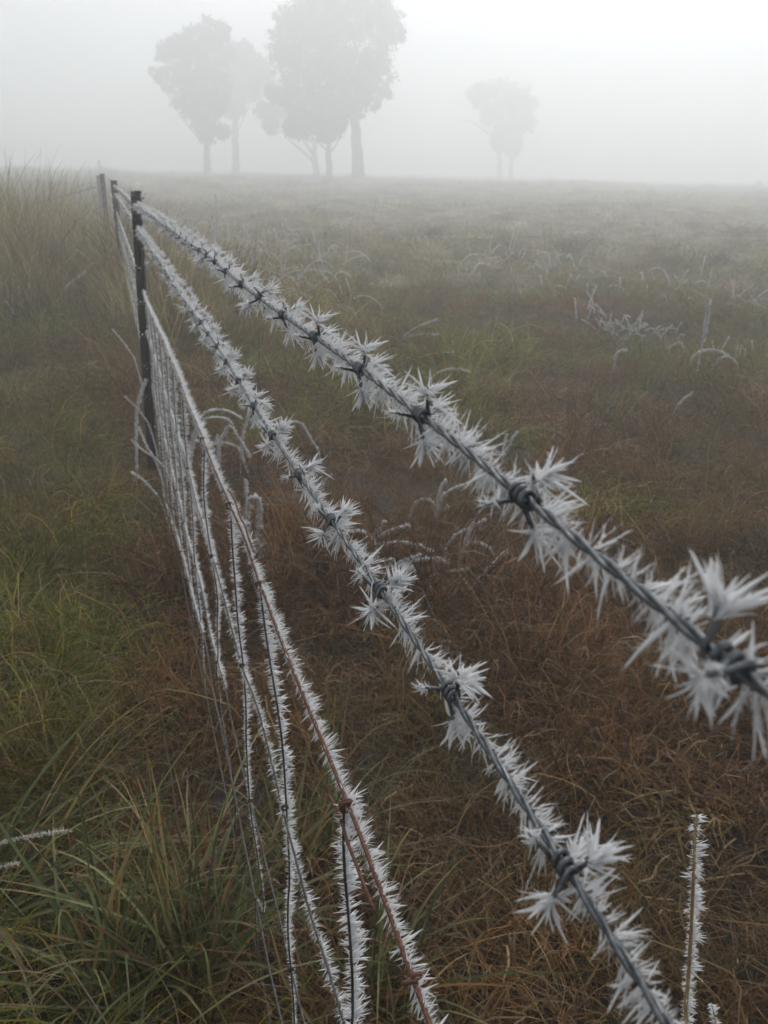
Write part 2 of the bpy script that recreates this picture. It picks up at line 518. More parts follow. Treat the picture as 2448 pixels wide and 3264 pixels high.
def vnoise(x, y, sc_, seed=0):                          # smooth value noise 0..1
    rg = np.random.default_rng(seed); tab = rg.random((64, 64))
    u, v = x / sc_, y / sc_
    iu, iv = np.floor(u).astype(int), np.floor(v).astype(int)
    fu, fv = u - iu, v - iv
    fu = fu * fu * (3 - 2 * fu); fv = fv * fv * (3 - 2 * fv)
    g = lambda a, b: tab[a % 64, b % 64]
    return (g(iu, iv) * (1 - fu) + g(iu + 1, iv) * fu) * (1 - fv) + (g(iu, iv + 1) * (1 - fu) + g(iu + 1, iv + 1) * fu) * fv

def wedge(n_, r0_, r1_, half, seed):
    rg = np.random.default_rng(seed)
    r = np.sqrt(rg.uniform(r0_ ** 2, r1_ ** 2, n_)); a = rg.uniform(-half, half, n_)
    return r * np.sin(a), r * np.cos(a), r

def along(x, y):
    return x * FD[0] + y * FD[1], x * FN[0] + y * FN[1] - LAT      # s, lateral offset from the fence

BANDS = [(.15, 3.2, 1.9, 105), (3.2, 7, .85, 62), (7, 16, .65, 28), (16, 36, .6, 9), (36, 85, .6, 3)]
sb = protos('brown_grass', M_BROWN, [(120, .13, .05, .17, .0027, 15, 75, .75, .42, BROWNS, BW) for _ in range(6)] +
            [(60, .12, .14, .32, .0024, 35, 85, .45, .2, BROWNS, BW) for _ in range(2)])
sg = protos('green_grass', M_OLIVE, [(150, .18, .05, .15, .0028, 20, 80, .45, .22, GREENS, GW) for _ in range(5)] +
            [(90, .15, .12, .30, .0030, 30, 80, .5, .15, GREENS, GW) for _ in range(3)])
stt = protos('tall_grass', M_OLIVE, [(85, .14, .3, .62, .0034, 55, 88, .30, .09, TANS, TW) for _ in range(5)])

PALE = 1.08 * np.array([[.34, .31, .23], [.26, .25, .15], [.42, .40, .34], [.20, .19, .09], [.30, .22, .15]])  # frosted straw tones, lightened so the colour itself carries distant fog brightness
PW = np.array([.3, .25, .2, .15, .1])
sf = protos('frosted_pasture', M_OLIVE, [(120, .18, .05, .16, .0034, 20, 80, .45, .2, PALE, PW) for _ in range(6)])

def zones(x, y, rg):
    s, b = along(x, y)
    nb = vnoise(x, y, 1.1, 3) * .6 + vnoise(x, y, .4, 4) * .4
    big = vnoise(x, y, 3.3, 5)
    brown = np.zeros_like(x)
    lft = b < 0
    # left of the fence: a brown strip along the wires, green and olive beyond
    brown = np.where(lft, np.clip(1.05 - (-b - .12) / .12 + (nb - .5) * .7, .07, 1), brown)
    brown = np.where(lft & (y > 5), np.clip(.28 + (nb - .5) * 1.6, .1, .9), brown)
    # right of the fence: brown near, patches of green further on, then short field grass
    rb = np.clip(1.08 - np.clip(y - 1.7, 0, 99) * .19 + (nb - .5) * 1.8 + (big - .5) * .8, .12, 1)
    rb = np.where(y > 9.5, np.clip(.42 + (big - .5) * .9 + (nb - .5) * .6, .12, .8), rb)
    brown = np.where(lft, brown, rb)
    hum = np.exp(-(((x - 1.6) / 2.0) ** 2 + ((y - 8.3) / 1.0) ** 2))
    brown = np.maximum(brown, hum * 1.1)
    tall = np.zeros_like(x)
    tall = np.where(lft & (b < -.5) & (y > 6.3) & (y < 13), .55 * np.clip((y - 6.3) / 1.5, 0, 1), tall)
    tall = np.where((b > -.5) & (b < 1.8) & (y > 6.0) & (y < 11), .14, tall)
    tall = np.where(hum > .12, 0, tall)
    return brown, tall, hum

Pb, Pg, Pt, Pf = [], [], [], []
for k, (ra, rb_, half, dens) in enumerate(BANDS):
    area = half * (rb_ ** 2 - ra ** 2)
    x, y, r = wedge(int(area * dens), ra, rb_, half, 50 + k)
    rg = np.random.default_rng(60 + k)
    br, tl, hum = zones(x, y, rg)
    u = rg.random(len(x)); v = rg.random(len(x))
    far = np.interp(r, [3, 8, 20, 50], [1, 1.15, 1.7, 3.0])
    fld = (r > 9.6) & (along(x, y)[1] > .8)            # short frosted pasture, its colour also lightened to imitate fog
    fieldflat = np.where((y > 9.8) & (along(x, y)[1] > 1.0), .8, 1.0)
    z = hgt(x, y)
    sl, bl = along(x, y)
    mossy = (bl < -.24) & (bl > -2.5) & (y < 6.0)
    ist = v < tl * .6
    isb = (~ist) & (u < br)
    hole = vnoise(x, y, .33, 9) * .6 + vnoise(x, y, .9, 10) * .4
    keep = (hole > .18) | (r > 12) | (r < 3.5)
    isf = fld & (rg.random(len(x)) < np.interp(r, [9.6, 11.5, 18, 28], [.3, .6, .7, .92])) & (hum < .25)
    ist &= ~isf; isb &= ~isf
    ist &= keep; isg = (~isb) & (~ist) & (~isf) & keep; isb &= keep
    for mask, lst, npk, sc0 in ((isb, Pb, 8, 1.0), (isg, Pg, 8, 1.0), (ist, Pt, 5, 1.0), (isf, Pf, 6, 1.0)):
        k_ = mask.sum()
        h = far[mask] * (.62 + .8 * vnoise(x[mask], y[mask], .5, 21)) * rg.uniform(.6, 1.4, k_) * np.where(mossy[mask] & (lst is Pg), .8, 1)
        zz = h * fieldflat[mask] * np.where(r[mask] > 20, .75, 1) * (1 + .15 * hum[mask])
        zz = zz * np.where(r[mask] < 1.5, .8, 1)
        lst.append((np.stack([x[mask], y[mask], z[mask]], 1), np.stack([rg.normal(0, .08, k_), rg.normal(0, .08, k_), rg.uniform(0, 6.28, k_)], 1),
                    np.stack([h, h, zz], 1), np.where(mossy[mask] & (lst is Pg), rg.integers(0, 5, k_), rg.integers(0, npk, k_))))
for nm, srcs, lst in (('brown_grass', sb, Pb), ('green_grass', sg, Pg), ('tall_grass', stt, Pt), ('frosted_pasture', sf, Pf)):
    a = [np.concatenate([q[i] for q in lst]) for i in range(4)]
    scatter(nm, srcs, *a)

# ------------------------------------------------------------------ the fence
fence = thing('wire_fence', 'long barbed wire and mesh fence furred with white frost on dark steel posts', 'fence', fpt(np.array(3.6), np.array(0.0)))
FO = np.array(fence.location)
def child(o, par):                                     # parent while keeping world coordinates baked in the mesh
    o.parent = par
    return o
def build_in(geo, name, mat, par, **kw):               # geometry is given in world coordinates; fence children live in fence space
    geo.V = [np.concatenate(geo.V) - FO]
    geo.Q = [np.concatenate([q for q in geo.Q])] if geo.Q else []
    geo.T = [np.concatenate([q for q in geo.T])] if geo.T else []
    return geo.build(name, mat, par, **kw)

POST_S = [3.62, 9.7, 15.6]
SB = 3.62

def wire_line(px, s_near, zfar=None):
    """photo polyline -> smooth (s, z) list in the fence plane, ordered near to far."""
    q = sorted([fsz(*p_) for p_ in px])
    return np.array(q)

def frost_path(geo, P, dens, length, base_r, rg, lobes, e1f, lod=1, wl=.06, amp=.5, tilt=.25, skip=None):
    """P path, lobes = [(angle, spread, weight, length factor)], e1f gives the 0-degree direction."""
    Pp, t = resample(P, .002)
    n_ = max(1, int(t[-1] * dens))
    tt = np.sort(rg.uniform(0, t[-1], n_))
    O = np.stack([np.interp(tt, t, Pp[:, k]) for k in range(3)], 1)
    if skip is not None and len(skip):
        dm = np.min(np.linalg.norm(O[:, None] - skip[None], axis=2), axis=1); kp = dm > .0065
        O, tt = O[kp], tt[kp]; n_ = len(tt)
    T = unit(np.gradient(Pp, axis=0)); T = unit(np.stack([np.interp(tt, t, T[:, k]) for k in range(3)], 1))
    e1 = unit(e1f - T * np.sum(e1f * T, 1, keepdims=True)); e2 = np.cross(T, e1)
    if np.mean(e2[:, 2]) < 0 and abs(np.mean(T[:, 2])) < .7: e2 = -e2
    w = np.array([l[2] for l in lobes]); li = rg.choice(len(lobes), n_, p=w / w.sum())
    th = np.radians(np.array([l[0] for l in lobes])[li] + rg.normal(0, 1, n_) * np.array([l[1] for l in lobes])[li])
    lf = np.array([l[3] for l in lobes])[li]
    D = e1 * np.cos(th)[:, None] + e2 * np.sin(th)[:, None]
    # clumped growth
    ph = rg.uniform(0, 6.28, 5)
    cl = 1 + amp * (np.sin(tt * 210 + ph[0] + li) * .4 + np.sin(tt * 97 + ph[1] + 2 * li) * .4 + np.sin(tt * 460 + ph[2]) * .35)
    lean = np.sin(tt * 130 + ph[3]) * .25
    L = length(tt) if callable(length) else np.full(n_, length)
    L = L * lf * np.clip(cl, .15, 2) * rg.uniform(.3, 1.2, n_)
    Dd = D + T * (rg.normal(0, tilt, n_) + lean)[:, None]
    A = T + D * 0 + np.cross(T, D) * rg.normal(0, .8, n_)[:, None]
    V, Q, Tt = feathers(O + D * base_r * .8, Dd, A, L, L * wl * rg.uniform(.6, 1.5, n_), rg, lod)
    geo.add(V, Q, Tt)

LOB_BARB = [(18, 26, 1.0, .95), (-92, 22, 1.15, 1.15), (-40, 35, .5, .75), (62, 22, .45, .7)]
LOB_LINE = [(15, 25, 1.0, 1.0), (-100, 22, .75, .85), (55, 25, .4, .7)]

# barbs: two short wires each wound two and a half turns round the strand pair, four sharp cut points
def barb_geo(seed, kind):
    rg = np.random.default_rng(seed); g = Geo(); tips = []; phase = rg.uniform(0, 6.28)
    for q in range(2):
        R = .0026 + (0.0002 * q); turns = 2.4
        a = np.linspace(0, turns * 2 * np.pi, 34) + q * np.pi + phase
        pitch = .0038
        xx = (np.linspace(0, turns, 34) - turns / 2) * pitch + (q - .5) * .0016
        Pc = np.stack([xx, R * np.cos(a), R * np.sin(a)], 1)
        ends = []
        for e, sg_ in ((0, -1), (-1, 1)):
            ang = a[e]
            tan = np.array([0, -np.sin(ang), np.cos(ang)]) * sg_
            out_ = unit(tan + np.array([0, np.cos(ang), np.sin(ang)]) * .35 + np.array([sg_ * rg.uniform(.1, .5), 0, 0]))
            ln = rg.uniform(.009, .0125)
            pts = [Pc[e] + tan * .0015 + out_ * ln * f for f in (.15, .5, .85, 1.0)]
            ends.append(pts); tips.append((pts[-2], out_))
        P = np.concatenate([np.array(ends[0][::-1]), Pc, np.array(ends[1])])
        r = np.full(len(P), .00092); r[0] = .0002; r[-1] = .0002; r[1] = .0006; r[-2] = .0006
        g.add(*tube(P, r, 6))
    return g, tips

def tuft_geo(tips, seed, lod=1, size=1.0):
    rg = np.random.default_rng(seed); g = Geo()
    for (p_, d_) in tips:
        n_ = rg.integers(26, 40)
        side = p_[1]                                   # +y of the barb frame is away from the camera
        D = rg.normal(0, 1, (n_, 3)); D = unit(D) * 1.0 + d_ * .75
        D[:, 2] += rg.choice([-.25, .15, .3])
        away = p_[1] > -.001 or p_[2] < -.004
        D[:, 1] += .35 if away else 0
        L = rg.uniform(.0055, .0115, n_) * size * (1.3 if away else .5)
        L[:4] *= rg.uniform(1.1, 1.5, 4)
        O = p_ + rg.normal(0, .0007, (n_, 3)) - d_ * rg.uniform(0, .004, (n_, 1))
        V, Q, T = feathers(O, D, rg.normal(0, 1, (n_, 3)), L, L * .07 * rg.uniform(.7, 1.5, n_), rg, lod)
        g.add(V, Q, T)
    # a little growth on the coil, away side and underneath
    n_ = 22
    th = np.radians(np.where(rg.random(n_) < .5, rg.normal(8, 25, n_), rg.normal(-88, 22, n_)))
    D = np.stack([rg.normal(0, .3, n_), np.cos(th), np.sin(th)], 1)
    O = np.stack([rg.uniform(-.005, .005, n_), np.cos(th) * .003, np.sin(th) * .003], 1)
    L = rg.uniform(.004, .010, n_) * size
    V, Q, T = feathers(O, D, np.tile([1., 0, 0], (n_, 1)) + rg.normal(0, .5, (n_, 3)), L, L * .065, rg, lod)
    g.add(V, Q, T)
    return g

barb_variants = []
for k in range(8):
    g, tips = barb_geo(300 + k, 0)
    tg = tuft_geo(tips, 400 + k, lod=2)
    barb_variants.append((g, tips, tg))
barb_meshes = [g.build('barb', M_GALV, link=False, smooth=True).data for g, _, _ in barb_variants]
tuft_meshes = [tg.build('frost_tuft', M_FROST, link=False).data for _, _, tg in barb_variants]

def barbed_wire(px, zfar, s_first, seed, mat, frost_len, lab):
    rg = np.random.default_rng(seed)
    q = wire_line(px, 0)
    q = q[q[:, 0] < 3.4]
    s_end = POST_S[-1]
    # photo-measured height up to the first post, then straight spans with a little sag
    s = np.arange(-.35, s_end, .004)
    zk_s = list(q[:, 0]); zk_z = list(q[:, 1])
    # smooth: quadratic fit near, pinned at the posts
    cf = np.polyfit(zk_s, zk_z, 2)
    znear = np.polyval(cf, np.clip(s, .02, 3.62))
    zpost = np.polyval(cf, 3.62)
    zspan = np.interp(s, POST_S, zpost + np.array([0, zfar[0], zfar[1]]))
    z = np.where(s < 3.62, znear, zspan)
    z = z + .0012 * np.sin(s * 9 + seed) * (s < 3.6)
    cen = fpt(s, z, .0015 * np.sin(s * 7 + seed))
    # twisted pair
    g = Geo()
    T, N, B = frames(cen)
    lay = .033
    near = s < 3.64
    for ph in (0, np.pi):
        a = 2 * np.pi * s / lay + ph + .5 * np.sin(s * 23)
        P = cen + .00088 * (np.cos(a)[:, None] * N + np.sin(a)[:, None] * B)
        Pn = resample(P[s < 1.2], .002)[0]
        g.add(*tube(Pn, .00092, 8))
        g.add(*tube(P[(s >= 1.196) & near], .00092, 5))
    g.add(*tube(cen[~near][::20], .0018, 5))
    w = build_in(g, 'barbed_wire', mat, fence, smooth=True)
    tag(w, lab)
    # continuous frost
    fg = Geo(); fg2 = Geo()
    bs = s_first + .1 * np.arange(60); bs = bs[bs < 3.55] + rg.normal(0, .002, (bs < 3.55).sum())
    bc = np.stack([np.interp(bs, s, cen[:, k_]) for k_ in range(3)], 1)
    e1 = FN + ZU * 0
    frost_path(fg, cen[s < .7], 4000, frost_len * .70, .0018, rg, LOB_BARB, e1, lod=2, wl=.042, amp=1.05, skip=bc)
    sel = (s >= .7) & (s < 1.3)
    frost_path(fg, cen[sel], 3600, frost_len * .78, .0018, rg, LOB_BARB, e1, wl=.065, amp=.85, skip=bc)
    sel = (s >= 1.3) & (s < 3.62)
    LB2 = [(20, 40, 1, 1), (-90, 35, 1, 1), (90, 30, .5, .8)]
    frost_path(fg2, cen[sel], 5200, lambda t: np.full(len(t), frost_len * .74), .0018, rg, LB2, e1, lod=0, wl=.10)
    sel = (s >= 3.6)
    frost_path(fg2, cen[sel], 700, frost_len * 1.0, .0018, rg, LB2 + [(180, 40, .4, .8)], e1, lod=0, wl=.3)
    fr = build_in(fg, 'frost', M_FROST, w); fr['kind'] = 'stuff'
    fr = build_in(fg2, 'frost', M_FROSTFAR, w); fr['kind'] = 'stuff'
    # barbs
    for sb_ in bs:
        i = int(np.argmin(abs(s - sb_)))
        t_ = unit(cen[i + 2] - cen[i - 2])
        y_ = unit(FN - t_ * (FN @ t_)); z_ = np.cross(t_, y_)
        if z_[2] < 0: z_ = -z_
        t_ = np.cross(y_, z_)
        var = int(rg.integers(0, 8))
        spin = 0.0
        Mx = Matrix.Identity(4)
        for r_ in range(3):
            Mx[r_][0], Mx[r_][1], Mx[r_][2] = t_[r_], y_[r_], z_[r_]
            Mx[r_][3] = cen[i][r_] - FO[r_]
        bo = bpy.data.objects.new('barb', barb_meshes[var]); col.objects.link(bo); bo.parent = w
        to = bpy.data.objects.new('frost_tuft', tuft_meshes[var]); col.objects.link(to); to.parent = w
        for o in (bo, to):
            o.matrix_local = Mx @ Matrix.Rotation(spin, 4, 'X')
        if sb_ > 1.3: to.scale = (1.1, 1.1, 1.1)
    g = Geo(); rr = np.random.default_rng(seed + 5)
    for sb_ in np.arange(3.75, POST_S[-1], .1):
        i = int(np.argmin(abs(s - sb_)))
        for _ in range(2):
            d_ = rr.normal(0, 1, 3); d_ -= FD * (d_ @ FD); d_ = unit(d_) * .013
            g.add(*tube(np.array([cen[i] - d_, cen[i] + d_]), .001, 3))
    b = build_in(g, 'barb', mat, w); b['kind'] = 'stuff'
    return s, cen

TB = [(741, 877), (790, 918), (849, 959), (931, 1021), (1026, 1095), (1172, 1200), (1373, 1358), (1711, 1636), (2346, 2100), (428, 632), (572, 751)]
B2 = [(465, 767), (590, 952), (723, 1136), (834, 1335), (959, 1535), (1055, 1667), (1158, 1822), (1291, 2022), (1475, 2295), (1793, 2760), (1962, 2995), (2125, 3232)]
tbs = fsz(2346, 2100)[0]
b2s = fsz(1793, 2760)[0]
barbed_wire(TB, (-.07, -.07), tbs - .2, 11, M_GALV, .0125, 'uppermost barbed wire, thickly furred with long ice needles')
barbed_wire(B2, (-.06, -.06), b2s - .1, 12, M_GALV, .0115, 'lower barbed wire with star shaped frost on each barb')

# plain line wires of the mesh
def line_wire(px, seed, mat, rad, flen, fdens, lab, zf=(.0, .0), kink=0.0, nodes=(), knot_mat=None, frost_from=-.3, lobes=LOB_LINE, deg=2):
    rg = np.random.default_rng(seed)
    q = wire_line(px, 0)
    s = np.arange(-.35, POST_S[-1], .01)
    qs, qz = q[:, 0], q[:, 1]
    zz = np.interp(s, qs, qz)
    ker = np.ones(9) / 9
    zz = np.convolve(np.pad(zz, 4, mode='edge'), ker, 'valid')
    zz = np.where(s > 3.6, np.interp(s, POST_S, zz[np.argmin(abs(s - 3.6))] + np.array([0, zf[0], zf[1]])), zz)
    if kink:
        zz = zz + kink * np.abs(((s / .3) % 1) - .5)
    off = .001 * np.sin(s * 13 + seed)
    cen = fpt(s, zz, off)
    g = Geo()
    g.add(*tube(cen[s < 3.8], rad, 8)); g.add(*tube(cen[s >= 3.78][::10], rad, 4))
    w = build_in(g, 'line_wire', mat, fence, smooth=True); tag(w, lab)
    fg = Geo()
    if flen or frost_from > 1:
        flen = flen or .007; fdens = fdens or 2600
        sel = (s >= frost_from) & (s < 1.3)
        if sel.sum() > 4: frost_path(fg, cen[sel], fdens, flen, rad, rg, lobes, FN)
        sel = (s >= max(1.3, frost_from)) & (s < 3.7)
        frost_path(fg, cen[sel], fdens * 1.25, flen * 1.2, rad, rg, lobes + [(180, 40, .2, .6)], FN, lod=0, wl=.11)
        sel = s >= 3.7
        frost_path(fg, cen[sel], 420, .011, rad, rg, lobes, FN, lod=0, wl=.3)
    else:                                              # only beads of ice
        for _ in range(60):
            sb_ = rg.uniform(.1, 3.5); i = int(np.argmin(abs(s - sb_)))
            rr_ = rg.uniform(.0010, .0018)
            O = cen[i] - ZU * rad
            V, Q, T = feathers(np.tile(O, (3, 1)), rg.normal(0, 1, (3, 3)), rg.normal(0, 1, (3, 3)), np.full(3, rr_ * 2), np.full(3, rr_), rg)
            fg.add(V, Q, T)
    fr = build_in(fg, 'frost', M_FROST, w); fr['kind'] = 'stuff'
    return s, cen, w

Rpx = [(446, 881), (466, 966), (524, 1091), (565, 1192), (598, 1277), (625, 1345), (673, 1465), (707, 1545), (750, 1652), (786, 1737), (810, 1815), (847, 1900), (889, 2014), (925, 2105),
       (965, 2210), (1005, 2311), (1048, 2420), (1082, 2505), (1132, 2634), (1188, 2767), (1229, 2892), (1275, 3002), (1317, 3113), (1374, 3264)]
H2px = [(540, 1310), (580, 1425), (633, 1622), (690, 1823), (723, 1935), (745, 2020), (774, 2137), (800, 2200), (830, 2290), (856, 2400), (885, 2500), (909, 2620), (934, 2684), (957, 2776), (980, 2878), (1008, 2961), (1031, 3034), (1054, 3113), (1077, 3191), (1095, 3260)]
H3px = [(535, 1450), (605, 1743), (650, 1900), (668, 2010), (710, 2170), (723, 2217), (737, 2307), (759, 2380), (774, 2452), (793, 2532), (814, 2615), (837, 2707), (861, 2822), (888, 2915), (911, 3030), (927, 3094), (971, 3255)]
H4px = [(525, 1600), (576, 1750), (600, 1850), (640, 2000), (660, 2072), (674, 2177), (687, 2235), (705, 2307), (716, 2380), (730, 2448), (745, 2524), (773, 2675), (791, 2740), (814, 2859), (833, 2938), (851, 3053), (874, 3154), (897, 3260)]
S_R, C_R, W_R = line_wire(Rpx, 21, M_RUST, .0016, .0088, 4200, 'rusty brown top wire of the mesh', (.0, .0))
S_2, C_2, W_2 = line_wire(H2px, 22, M_DARKWIRE, .00125, .0072, 3200, 'second wire of the mesh, frosted along both sides', lobes=[(10, 30, 1, 1), (-120, 30, 1, .9)])
S_3, C_3, W_3 = line_wire(H3px, 23, M_DARKWIRE, .00125, .0, 0, 'third wire of the mesh, nearly bare of frost up close', frost_from=1.25)
S_4, C_4, W_4 = line_wire(H4px, 24, M_DARKWIRE, .0016, .0, 0, 'lower grey wire of the mesh with beads of ice', frost_from=1.7)
h5 = [(s_, .105 + .012 * math.sin(s_ * 5)) for s_ in (-.3, .3, .9, 1.5, 2.2, 3.0, 3.6)]
s5 = np.arange(-.35, POST_S[-1], .02); z5 = np.interp(s5, [a for a, _ in h5], [b for _, b in h5])
g = Geo(); C_5 = fpt(s5, z5, 0.0); g.add(*tube(C_5, .0014, 6)); W_5 = build_in(g, 'line_wire', M_DARKWIRE, fence, smooth=True)

def wz(S_, C_, s_): return float(np.interp(s_, S_, C_[:, 2]))

def loop_knot(center, rad_loop, wire_r, mat, par, turns=1.6, seed=0, axis_=None, width=.004):
    a = np.linspace(0, turns * 2 * np.pi, 26)
    ax = FD if axis_ is None else axis_
    u = unit(np.cross(ax, ZU)); v = np.cross(u, ax)
    P = center + rad_loop * (np.cos(a)[:, None] * u + np.sin(a)[:, None] * v) + ax * np.linspace(-width / 2, width / 2, 26)[:, None]
    g = Geo(); g.add(*tube(P, wire_r, 6))
    return build_in(g, 'knot', mat, par, smooth=True)

# stays: measured ones first, then every 0.3 m to the post and beyond
def stay(px, seed, fl=1.0, beyond=False, s_const=None, bottom=.06):
    rg = np.random.default_rng(seed)
    if px:
        q = np.array(sorted([fsz(*p_) for p_ in px], key=lambda a: -a[1]))
        st, sb_ = q[0][0], q[-1][0]
    else:
        st = sb_ = s_const
    ztop = wz(S_R, C_R, st)
    zs = np.array([ztop, *(np.linspace(ztop - .05, bottom, 14))])
    if px:
        ss = np.interp(-zs, -q[:, 1], q[:, 0])
    else:
        w_ = rg.normal(0, .004, len(zs)); ss = st + np.cumsum(w_) * .6 + rg.normal(0, .01) * (ztop - zs)
    off = .002 * np.sin(zs * 20 + seed) + rg.normal(0, .006) * (ztop - zs) * (0 if px else 1)
    P = smooth_path(fpt(ss, zs, off), .01, 1)
    g = Geo(); g.add(*tube(P, .0011, 6 if not beyond else 4))
    w = build_in(g, 'stay_wire', M_DARKWIRE, fence, smooth=True)
    fg = Geo()
    lob = [(68, 24, 1.3, 1.1), (-72, 20, .8, .62), (0, 40, .5, .6)] if not px else [(66, 22, 1.4, 1.15), (-74, 18, .8, .62), (20, 30, .3, .6)]
    # the frost thins out towards the ground
    L_ = np.linalg.norm(P[-1] - P[0]); near_ = st < 1.6
    def ln(t): return (.0088 if near_ else .0125) * fl * np.interp(t / L_, [0, .25, .5, .72, 1], [1, 1, .72, .3, .12] if near_ else [1, 1, .95, .7, .2])
    frost_path(fg, P, (4000 if near_ else 3600) if not beyond else 600, ln, .001, rg, lob, FD, lod=1 if near_ else 0, wl=(.075 if near_ else .13) if not beyond else .35, amp=.4)
    fr = build_in(fg, 'frost', M_FROST if near_ else M_FROSTFAR, w); fr['kind'] = 'stuff'
    if not beyond:
        for S_, C_ in ((S_R, C_R), (S_2, C_2), (S_3, C_3), (S_4, C_4)):
            zc = wz(S_, C_, st)
            j = int(np.argmin(abs(P[:, 2] - zc)))
            r_ = .0048 if S_ is S_R else .003
            loop_knot(fpt(np.array(P[j] @ FD), np.array(zc if S_ is not S_R else zc - .0015), 0), r_, .0012, M_RUST if S_ is S_R else M_DARKWIRE, w, 1.7)
    return w

stay([(1070, 2530), (1105, 2620), (1100, 2730), (1098, 2868), (1114, 2988), (1118, 3099), (1118, 3246)], 31, 1.25)
stay([(831, 1869), (834, 1942), (850, 2011), (871, 2137), (889, 2253), (904, 2362), (904, 2434), (900, 2542), (909, 2610), (925, 2776), (920, 2960), (927, 3094), (932, 3190)], 32, 1.05)
stay([(735, 1650), (738, 1670), (744, 1761), (756, 1881), (759, 2014), (774, 2137), (781, 2217), (781, 2325), (788, 2380), (797, 2434), (793, 2532), (780, 2684), (814, 2864), (842, 2905), (858, 2984)], 33, .95)
stay([(650, 1441), (650, 1489), (651, 1568), (657, 1640), (666, 1719), (681, 1815), (693, 1866), (693, 1942), (687, 2014), (690, 2090), (710, 2170), (705, 2307), (730, 2448), (745, 2524)], 34, .9)
# very near stay, just outside the frame at the bottom, and the further ones
s_near = fsz(1317, 3120)[0]
rusty = loop_knot(fpt(np.array(s_near), np.array(wz(S_R, C_R, s_near) - .002)), .0058, .0014, M_RUST, W_R, 1.3, axis_=unit(FD * .8 + ZU * .5))
for k, s_ in enumerate([1.78, 2.07, 2.33, 2.60, 2.86, 3.14, 3.4]):
    stay(None, 40 + k, .85, s_const=s_, bottom=.1)
for k, s_ in enumerate(np.arange(3.9, 13, .3)):
    stay(None, 60 + k, .9, True, s_const=s_, bottom=.25)
# wrapped wire end running beside the rusty wire
eP = []
for x_, y_ in [(717, 1562), (733, 1580), (748, 1625), (757, 1655), (772, 1677), (779, 1710), (790, 1738), (800, 1762)]:
    s_, z_ = fsz(x_, y_); eP.append(fpt(np.array(s_), np.array(z_), .004))
g = Geo(); g.add(*tube(smooth_path(np.array(eP), .004, 1), .0013, 6)); build_in(g, 'wire_tail', M_RUST, W_R, smooth=True)
eP = []
for x_, y_ in [(1060, 2500), (1062, 2530), (1085, 2560), (1105, 2610), (1125, 2680), (1150, 2740), (1180, 2820), (1215, 2900)]:
    s_, z_ = fsz(x_, y_); eP.append(fpt(np.array(s_), np.array(z_), -.004))
g = Geo(); g.add(*tube(smooth_path(np.array(eP), .004, 1), .0012, 6)); build_in(g, 'wire_tail', M_RUST, W_R, smooth=True)

# steel Y posts with punched holes
def y_post(s_, ztop, lean, mat, holes=True, sc_=1.0, lab=None, yaw=0.0, offx=0.0):
    org = fpt(np.array(s_), np.array(0.0), .012 + offx)
    L1, th = .027 * sc_, .0032 * sc_
    root = None
    def slab(dirv, length, zs0, zs1, u0=0.0):
        nrm = np.cross(dirv, ZU)
        V = []
        for z_ in (zs0, zs1):
            for u_ in (u0, length):
                for t_ in (-th / 2, th / 2):
                    V.append(dirv * u_ + nrm * t_ + ZU * z_)
        return np.array(V), [[0, 1, 3, 2], [4, 6, 7, 5], [0, 4, 5, 1], [2, 3, 7, 6], [0, 2, 6, 4], [1, 5, 7, 3]]
    def rotv(a):
        a += yaw
        return FN * math.cos(a) + FD * math.sin(a)
    g = Geo()
    dl = rotv(math.radians(172))
    for a in (52, -68):
        V, Q = slab(rotv(math.radians(a)), L1 * .82, -.3, ztop)
        g.add(V, Q)
    # holed stem: plate built round each octagonal hole
    nrm = np.cross(dl, ZU)
    hr = .0042 * sc_; uc = .55 * L1; hz_ = np.arange(ztop - .16, .15, -.135)
    z_hi = ztop
    for zc in (hz_ if holes else []):
        V, Q = slab(dl, L1, zc + .012, z_hi); g.add(V, Q)
        z_hi = zc - .012
        a8 = np.linspace(0, 2 * np.pi, 8, endpoint=False) + np.pi / 8
        ov = np.array([[np.clip(math.cos(a) * 9, -1, 1), np.clip(math.sin(a) * 9, -1, 1)] for a in a8])
        for k_ in range(8):
            a = a8[k_]; c_, s__ = math.cos(a), math.sin(a); m_ = max(abs(c_), abs(s__)); ov[k_] = (c_ / m_, s__ / m_)
        V = []
        for t_ in (-th / 2, th / 2):
            for k_ in range(8):
                V.append(dl * (uc + hr * math.cos(a8[k_])) + ZU * (zc + hr * math.sin(a8[k_])) + nrm * t_)
            for k_ in range(8):
                uu = uc + ov[k_][0] * (uc if ov[k_][0] < 0 else L1 - uc)
                V.append(dl * uu + ZU * (zc + ov[k_][1] * .012) + nrm * t_)
        Q = []
        for k_ in range(8):
            j_ = (k_ + 1) % 8
            Q += [[k_, j_, 8 + j_, 8 + k_], [16 + k_, 24 + k_, 24 + j_, 16 + j_], [k_, 16 + k_, 16 + j_, j_], [8 + k_, 8 + j_, 24 + j_, 24 + k_]]
        g.add(np.array(V), Q)
    V, Q = slab(dl, L1, -.3, z_hi); g.add(V, Q)
    V = np.concatenate(g.V); V = V + np.outer(V[:, 2] - ztop, -lean)
    g.V = [V + org]
    g.T = []
    P = build_in(g, 'post', mat, fence)
    if lab: tag(P, lab)
    return P, org

lean = FN * .022
p1, o1 = y_post(3.64, 1.197, FN * -.028, M_POST, lab='nearest dark steel post with punched holes')
p2, o2 = y_post(9.7, 1.125, FN * .0, M_POST, sc_=1.6, lab='second steel post, greyed by the fog')
p3, o3 = y_post(15.6, 1.12, FN * 0, M_POST, sc_=1.9, offx=-.10, lab='third steel post, faint in the fog')
